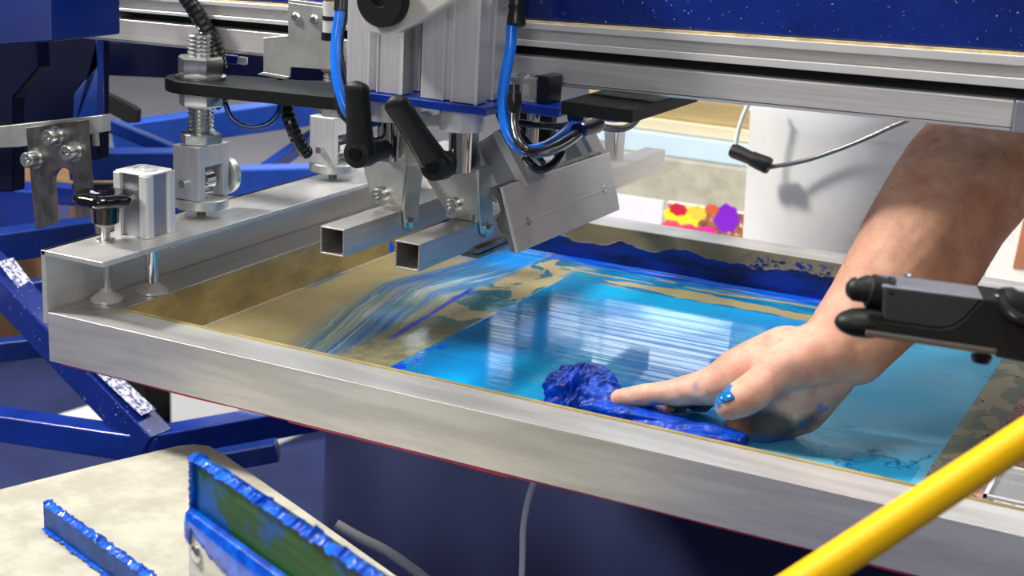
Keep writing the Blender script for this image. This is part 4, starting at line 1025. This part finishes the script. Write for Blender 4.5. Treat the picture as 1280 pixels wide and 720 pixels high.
# ================================================================ PERSON (reaching forearm and hand)
def skin_mat():
    m = bpy.data.materials.new('skin_with_ink_stains'); m.use_nodes = True; nt = m.node_tree; B = nt.nodes['Principled BSDF']
    x, y, z = coords(nt, False)
    n1 = noi(nt, comb(nt, x, y, z), 28, 4, .6); n2 = noi(nt, comb(nt, x, y, z), 420, 3, .6); n3 = noi(nt, comb(nt, x, y, z), 75, 4, .6)
    c = mixc(nt, n1.step(.35, .65), (.40, .195, .115), (.52, .285, .185))
    hand = x.step(.66, .75).inv()
    c = mixc(nt, x.step(.68, .80).inv(), c, mixc(nt, n1.step(.35, .65), (.62, .30, .21), (.72, .42, .31)))
    c = mixc(nt, hand*n3.step(.42, .62)*.4, c, (.62, .22, .15))
    c = mixc(nt, n3.step(.60, .72)*.25, c, (.42, .20, .14))
    def near(P, r, soft=.25, fr_=.5):
        d = nt.nodes.new('ShaderNodeVectorMath'); d.operation = 'DISTANCE'
        nt.links.new(comb(nt, x, y, z), d.inputs[0]); d.inputs[1].default_value = P
        return (V(nt, d.outputs['Value'])+(n3-.5)*r*fr_*2+(n1-.5)*r*.6).step(r*(1-soft), r).inv()
    ink = None
    for P, r, s_ in STAINS:
        k_ = near(P, r)*s_; ink = k_ if ink is None else ink.max(k_)
    low = (z+(n3-.5)*.012).step(-.041, -.036).inv()*.7
    ink = ink.max(low)
    palm_shade_ink = near(tuple(dep(965, 530, 1.345)), .034, .5, .2).max(near(tuple(dep(1000, 515, 1.34)), .022, .5, .2))  # shade under the palm heel painted into the skin, mixed with ink
    c = mixc(nt, palm_shade_ink*.85, c, (.045, .028, .030))
    c = mixc(nt, ink, c, (.0, .15, .42))
    nt.links.new(c, B.inputs['Base Color'])
    B.inputs['Roughness'].default_value = .56; B.inputs['Specular IOR Level'].default_value = .35; B.inputs['Subsurface Weight'].default_value = .12
    B.inputs['Subsurface Radius'].default_value = (.010, .004, .002); B.inputs['Subsurface Scale'].default_value = .6
    nt.links.new(bump(nt, n2*.5+n3*1.0, .30, .0012), B.inputs['Normal'])
    return m
hb_ = MB()
def caps(*pr):
    """chain of (point, radius): tapering rounded segments"""
    for (a, ra), (b_, rb) in zip(pr, pr[1:]):
        a, b_ = Vector(a), Vector(b_); L_ = (b_-a).length; d = (b_-a).normalized()
        prof = [(-ra*math.cos(t_), ra*math.sin(t_)) for t_ in [math.pi/2*k_/6 for k_ in range(1, 7)]]
        prof += [(L_+rb*math.sin(t_), rb*math.cos(t_)) for t_ in [math.pi/2*k_/6 for k_ in range(0, 6)]]
        prof = [(-ra*.999, ra*.05)]+prof+[(L_+rb*.999, rb*.05)]
        hb_.lathe(a, d, prof, 24)
def lerpd(a, b_, t_): return Vector(a).lerp(Vector(b_), t_)
Wr = dep(1052, 428, 1.325)
F1 = dep(1098, 372, 1.335); F2 = dep(1150, 305, 1.365); F3 = dep(1205, 228, 1.41); EL = dep(1262, 150, 1.455); UA = dep(1440, 40, 1.60); SH = dep(1700, -60, 1.80)
caps((Wr, .034), (F1, .0425), (F2, .0555), (F3, .0635), (EL, .060), (UA, .060), (SH, .066))
caps((Wr+V3(.012, .0, -.006), .031), (F2+V3(.010, 0, -.010), .050), (F3, .058))
Im = dep(892, 482, 1.352); Mm = Im+V3(.006, .020, .003); Rm = Im+V3(.016, .038, -.004); Lm = Im+V3(.028, .054, -.012)
for P, r in ((Im, .0135), (Mm, .0135), (Rm, .013), (Lm, .0125)):
    W2 = lerpd(Wr, P, .18); caps((W2, .026), (lerpd(W2, P, .6), .0195), (P, r))
# web of the palm
caps((dep(985, 450, 1.335), .031), (dep(925, 470, 1.345), .026), (dep(892, 482, 1.35), .0185))
caps((dep(1005, 455, 1.33), .029), (dep(985, 492, 1.345), .031), (dep(955, 522, 1.362), .0235), (dep(930, 535, 1.37), .0175))
caps((dep(1030, 465, 1.335), .030), (dep(1000, 505, 1.36), .028), (dep(965, 528, 1.375), .020))
# index finger, stretched along the rag
I1 = dep(848, 490, 1.365); I2 = dep(808, 494, 1.378); I3 = dep(774, 497, 1.388); 
caps((Im, .0185), (lerpd(Im, I1, .5), .0155), (I1, .0135), (lerpd(I1, I2, .5), .0112), (I2, .0112), (I3, .0092))
# middle, ring and little fingers curled round the rag beneath
for M_, o_, s_ in ((Mm, V3(.0, .020, -.002), 1.0), (Rm, V3(.004, .038, -.004), .95), (Lm, V3(.016, .052, -.006), .8)):
    a = Im+o_+V3(-.040*s_, .001, -.022); b_ = a+V3(-.024*s_, .0, -.014); c_ = b_+V3(.014*s_, -.003, -.007)
    for q_ in (a, b_, c_): q_.z = max(q_.z, -RH+.012)
    caps((M_, .0130*s_**.3), (a, .0115*s_**.3), (b_, .0100*s_**.3), (c_, .0088*s_**.3))
# thumb in front
T_0 = dep(1015, 445, 1.315); T_1 = dep(972, 462, 1.300); T_2 = dep(943, 489, 1.285); T_3 = dep(912, 506, 1.278)
caps((T_0, .026), (T_1, .0195), (lerpd(T_1, T_2, .5), .0160), (T_2, .0172), (lerpd(T_2, T_3, .5), .0168), (T_3, .0138))
caps((dep(1040, 440, 1.315), .028), (T_1, .018))
STAINS = [(tuple(dep(903, 495, 1.280)), .0135, 1.0), (tuple(dep(915, 512, 1.283)), .013, .9), (tuple(dep(940, 515, 1.285)), .012, .8), (tuple(dep(885, 512, 1.29)), .010, .7), (tuple(dep(873, 484, 1.345)), .007, .35), (tuple(dep(1022, 500, 1.33)), .012, .8), (tuple(dep(820, 508, 1.375)), .011, .8), (tuple(dep(1000, 520, 1.34)), .012, .4)]
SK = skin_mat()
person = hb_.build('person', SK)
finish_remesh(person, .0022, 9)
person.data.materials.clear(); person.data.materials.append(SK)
tag(person, 'bare forearm and hand of a person wiping the mesh with the rag', 'person')
# fold lines and veins: gentle displacement baked into the skin
wm = person.location; pmh = person.data; nv = len(pmh.vertices)
co = np.empty(nv*3, 'f'); no = np.empty(nv*3, 'f'); pmh.vertices.foreach_get('co', co); pmh.vertices.foreach_get('normal', no)
co = co.reshape(-1, 3); no = no.reshape(-1, 3)
dsp = np.array([.0014*mnoise.noise((wm+Vector(c))*24)+.00045*mnoise.noise((wm+Vector(c))*70+V3(5, 1, 2)) for c in co.tolist()])
pmh.vertices.foreach_set('co', (co+no*dsp[:, None]).astype('f').ravel()); pmh.update()
rng = np.random.RandomState(3); idx = rng.permutation(nv)[:9000]; hm = MB(); cnt = 0; axd = (F3-Wr).normalized()
for i_ in idx:
    w = wm+Vector(co[i_].tolist()); t_ = (w-Wr).dot(axd)
    if t_ < .03 or t_ > .42: continue
    nrm_ = Vector(no[i_].tolist()); b2 = (nrm_*.55-axd*.75+V3(*rng.uniform(-.35, .35, 3))).normalized(); L_ = rng.uniform(.006, .012)
    m_ = w+(nrm_*.5+b2*.5)*L_*.5; e_ = w+b2*L_; sd_ = b2.cross(nrm_).normalized()*.00009
    hm.add([w-nrm_*.0008-sd_, w-nrm_*.0008+sd_, m_+sd_, m_-sd_, e_], [[0, 1, 2, 3], [3, 2, 4]]); cnt += 1
    if cnt >= 1500: break
hr_ = hm.build('arm_hair', pm('arm_hair_brown', (.10, .05, .025), 0, .5), person, smooth=False, kind='stuff')
tn = MB(); nd = (T_3-T_2).normalized(); toc = (CAM-T_3).normalized(); nu = (toc*.95-RM.col[0]*.45+RM.col[1]*.62); nu = (nu-nu.dot(nd)*nd).normalized(); ns = nd.cross(nu)
vs = []; fs = []; c_ = T_3+nd*.0012+nu*.0140
for i in range(9):
    for j in range(9):
        u_ = (i-4)/4; w_ = (j-4)/4; rr = max(abs(u_), abs(w_)); l_ = math.hypot(u_, w_); f_ = (rr/l_) if l_ else 1
        u2, w2_ = u_*f_, w_*f_
        vs.append(c_+nd*u2*.0080+ns*w2_*.0066-nu*(.0022*(w2_**2)+.0022*u2**2))
fs = [[i*9+j, i*9+j+1, (i+1)*9+j+1, (i+1)*9+j] for i in range(8) for j in range(8)]
nl = MB().add(vs, fs).build('thumbnail', pm('ink_covered_nail', (.0, .17, .55), 0, .15, .2, (80, 80, 80), coat=.5), person, angle=180, label='thumbnail covered in blue ink')
so = nl.modifiers.new('thick', 'SOLIDIFY'); so.thickness = .0007; so.offset = -1

# ================================================================ FOREGROUND: sensor box and yellow rod
DS = .97
sn = thing('sensor_box', 'dark grey sensor box on a black rail in the right foreground', 'sensor', dep(1180, 410, DS))
view = V3(RM[0][2], RM[1][2], RM[2][2]); back = -view
def D(px, py, d=DS): return dep(px, py, d)
# body: front outline, extruded away from the viewer
fo = [(1103, 356), (1246, 374), (1222, 385), (1206, 400), (1190, 410), (1170, 410), (1102, 400)]
fo = [(1103, 359), (1228, 374), (1218, 385), (1204, 400), (1190, 409), (1172, 411), (1103, 401)]
dv = V3(-.30, .95, .0).normalized()*.030
MB().prism([D(*p) for p in fo], dv).build('body', DGREY, sn, .0018)
lid = [D(1103, 360), D(1229, 375.5), D(1229, 372.5), D(1103, 356.5)]
MB().prism(lid, dv).build('lid', LGREY, sn, .001)
for px, py in ((1119, 355), (1135, 345.5), (1246, 371)):
    MB().lathe(dep(px, py, DS+.012), (0, 0, 1), [(0, .0026), (.0012, .0024), (.0018, .001)], 16).build('screw', BOLT, sn)
# gland on the left end, black tail on the right
g0, g1 = dep(1112, 370, DS+.012), dep(1078, 360, DS+.012); Lg = (g1-g0).length
MB().lathe(g0, g1-g0, [(0, .0125), (.004, .0125), (.0045, .0108), (Lg*.75, .0112), (Lg*.8, .0095), (Lg, .0090), (Lg+.004, .006)], 10).build('cable_gland', BLACKM, sn)
g0, g1 = dep(1070, 360, DS+.014), dep(1060, 365, DS+.012)
MB().lathe(dep(1074, 361, DS+.014), dep(1060, 366, DS+.014)-dep(1074, 361, DS+.014), [(0, .0085), (.003, .0082), (.007, .0060), (.009, .002)], 20).build('gland_cap', BLACKM, sn)
rl0 = [(1085, 390), (1104, 392), (1104, 401), (1172, 411), (1190, 409), (1204, 400), (1218, 385), (1230, 373), (1420, 398), (1420, 480), (1245, 447), (1240, 441), (1085, 419)]
MB().prism([D(*p) for p in rl0], V3(-.30, .95, 0).normalized()*.034).build('rail', BLACKM, sn, .0015)
MB().bar(dep(1082, 416, DS-.004), dep(1245, 440, DS-.004), .004, .0036).build('edge_strip', pm('worn_steel_edge', (.22, .21, .20), .8, .4), sn, .0008)
nz = MB(); vs = []
cN = dep(1090, 404, DS+.012); dN = (dep(1043, 402, DS+.012)-cN); LN = dN.length
prof = [(0, .0125), (LN*.25, .0125), (LN*.55, .0115), (LN*.8, .0085), (LN*.94, .0048), (LN, .0012)]
nz.lathe(cN, dN, prof, 32, u=(0, 0, 1))
nz.v = [V3(v.x, v.y, cN.z+(v.z-cN.z)*.78) for v in nz.v]
nz.build('rounded_nose', BLACKM, sn)
MB().lathe(dep(1226, 452, DS+.01), (0, 0, 1), [(0, .006), (.004, .007)], 20).build('foot_screw', BLACKP, sn)
cg = dep(1246, 383, DS+.012); cg1 = dep(1330, 408, DS+.012)
MB().lathe(cg, cg1-cg, [(0, .013), (.006, .015), (.012, .0135), (.020, .015), (.028, .013), ((cg1-cg).length, .013)], 24).build('cable_gland', BLACKM, sn)
MB().tube([dep(1250, 372, DS+.004), dep(1262, 392, DS-.002), dep(1285, 402, DS-.004), dep(1340, 412, DS)], .0045, 12).build('cable', HOSEK, sn)
# yellow rod
a, b_ = dep(930, 777, .80), dep(1400, 468, .90)
o = MB().cyl(a, b_, .0104, n=48).build('fibreglass_rod', YEL); tag(o, 'bright yellow rod crossing the lower right foreground', 'rod')
# clear clamp block at the right on the front rail
gc = at(1262, 606, 'z', 0.0)
o = thing('clear_tray', 'clear plastic tray with pale rim behind the yellow rod', 'tray', (.93, .10, -RH+.0016))
q0 = at(1243, 603, 'z', -.02)
MB().box((q0.x, .085, -RH+.0018), (q0.x+.11, .16, -.012)).build('tray_body', CLEAR, o, .004)
MB().hollow((q0.x, .085, -.010), (q0.x, .085, -.008), .001, .001, .0002).build('rim', PALE, o) if False else None
r_ = MB()
for (x0, y0, x1, y1) in ((0, 0, .11, .003), (0, .072, .11, .075), (0, 0, .003, .075), (.107, 0, .11, .075)): r_.box((q0.x+x0, .085+y0, -.012), (q0.x+x1, .085+y1, -.0095))
r_.build('rim', PALE, o)
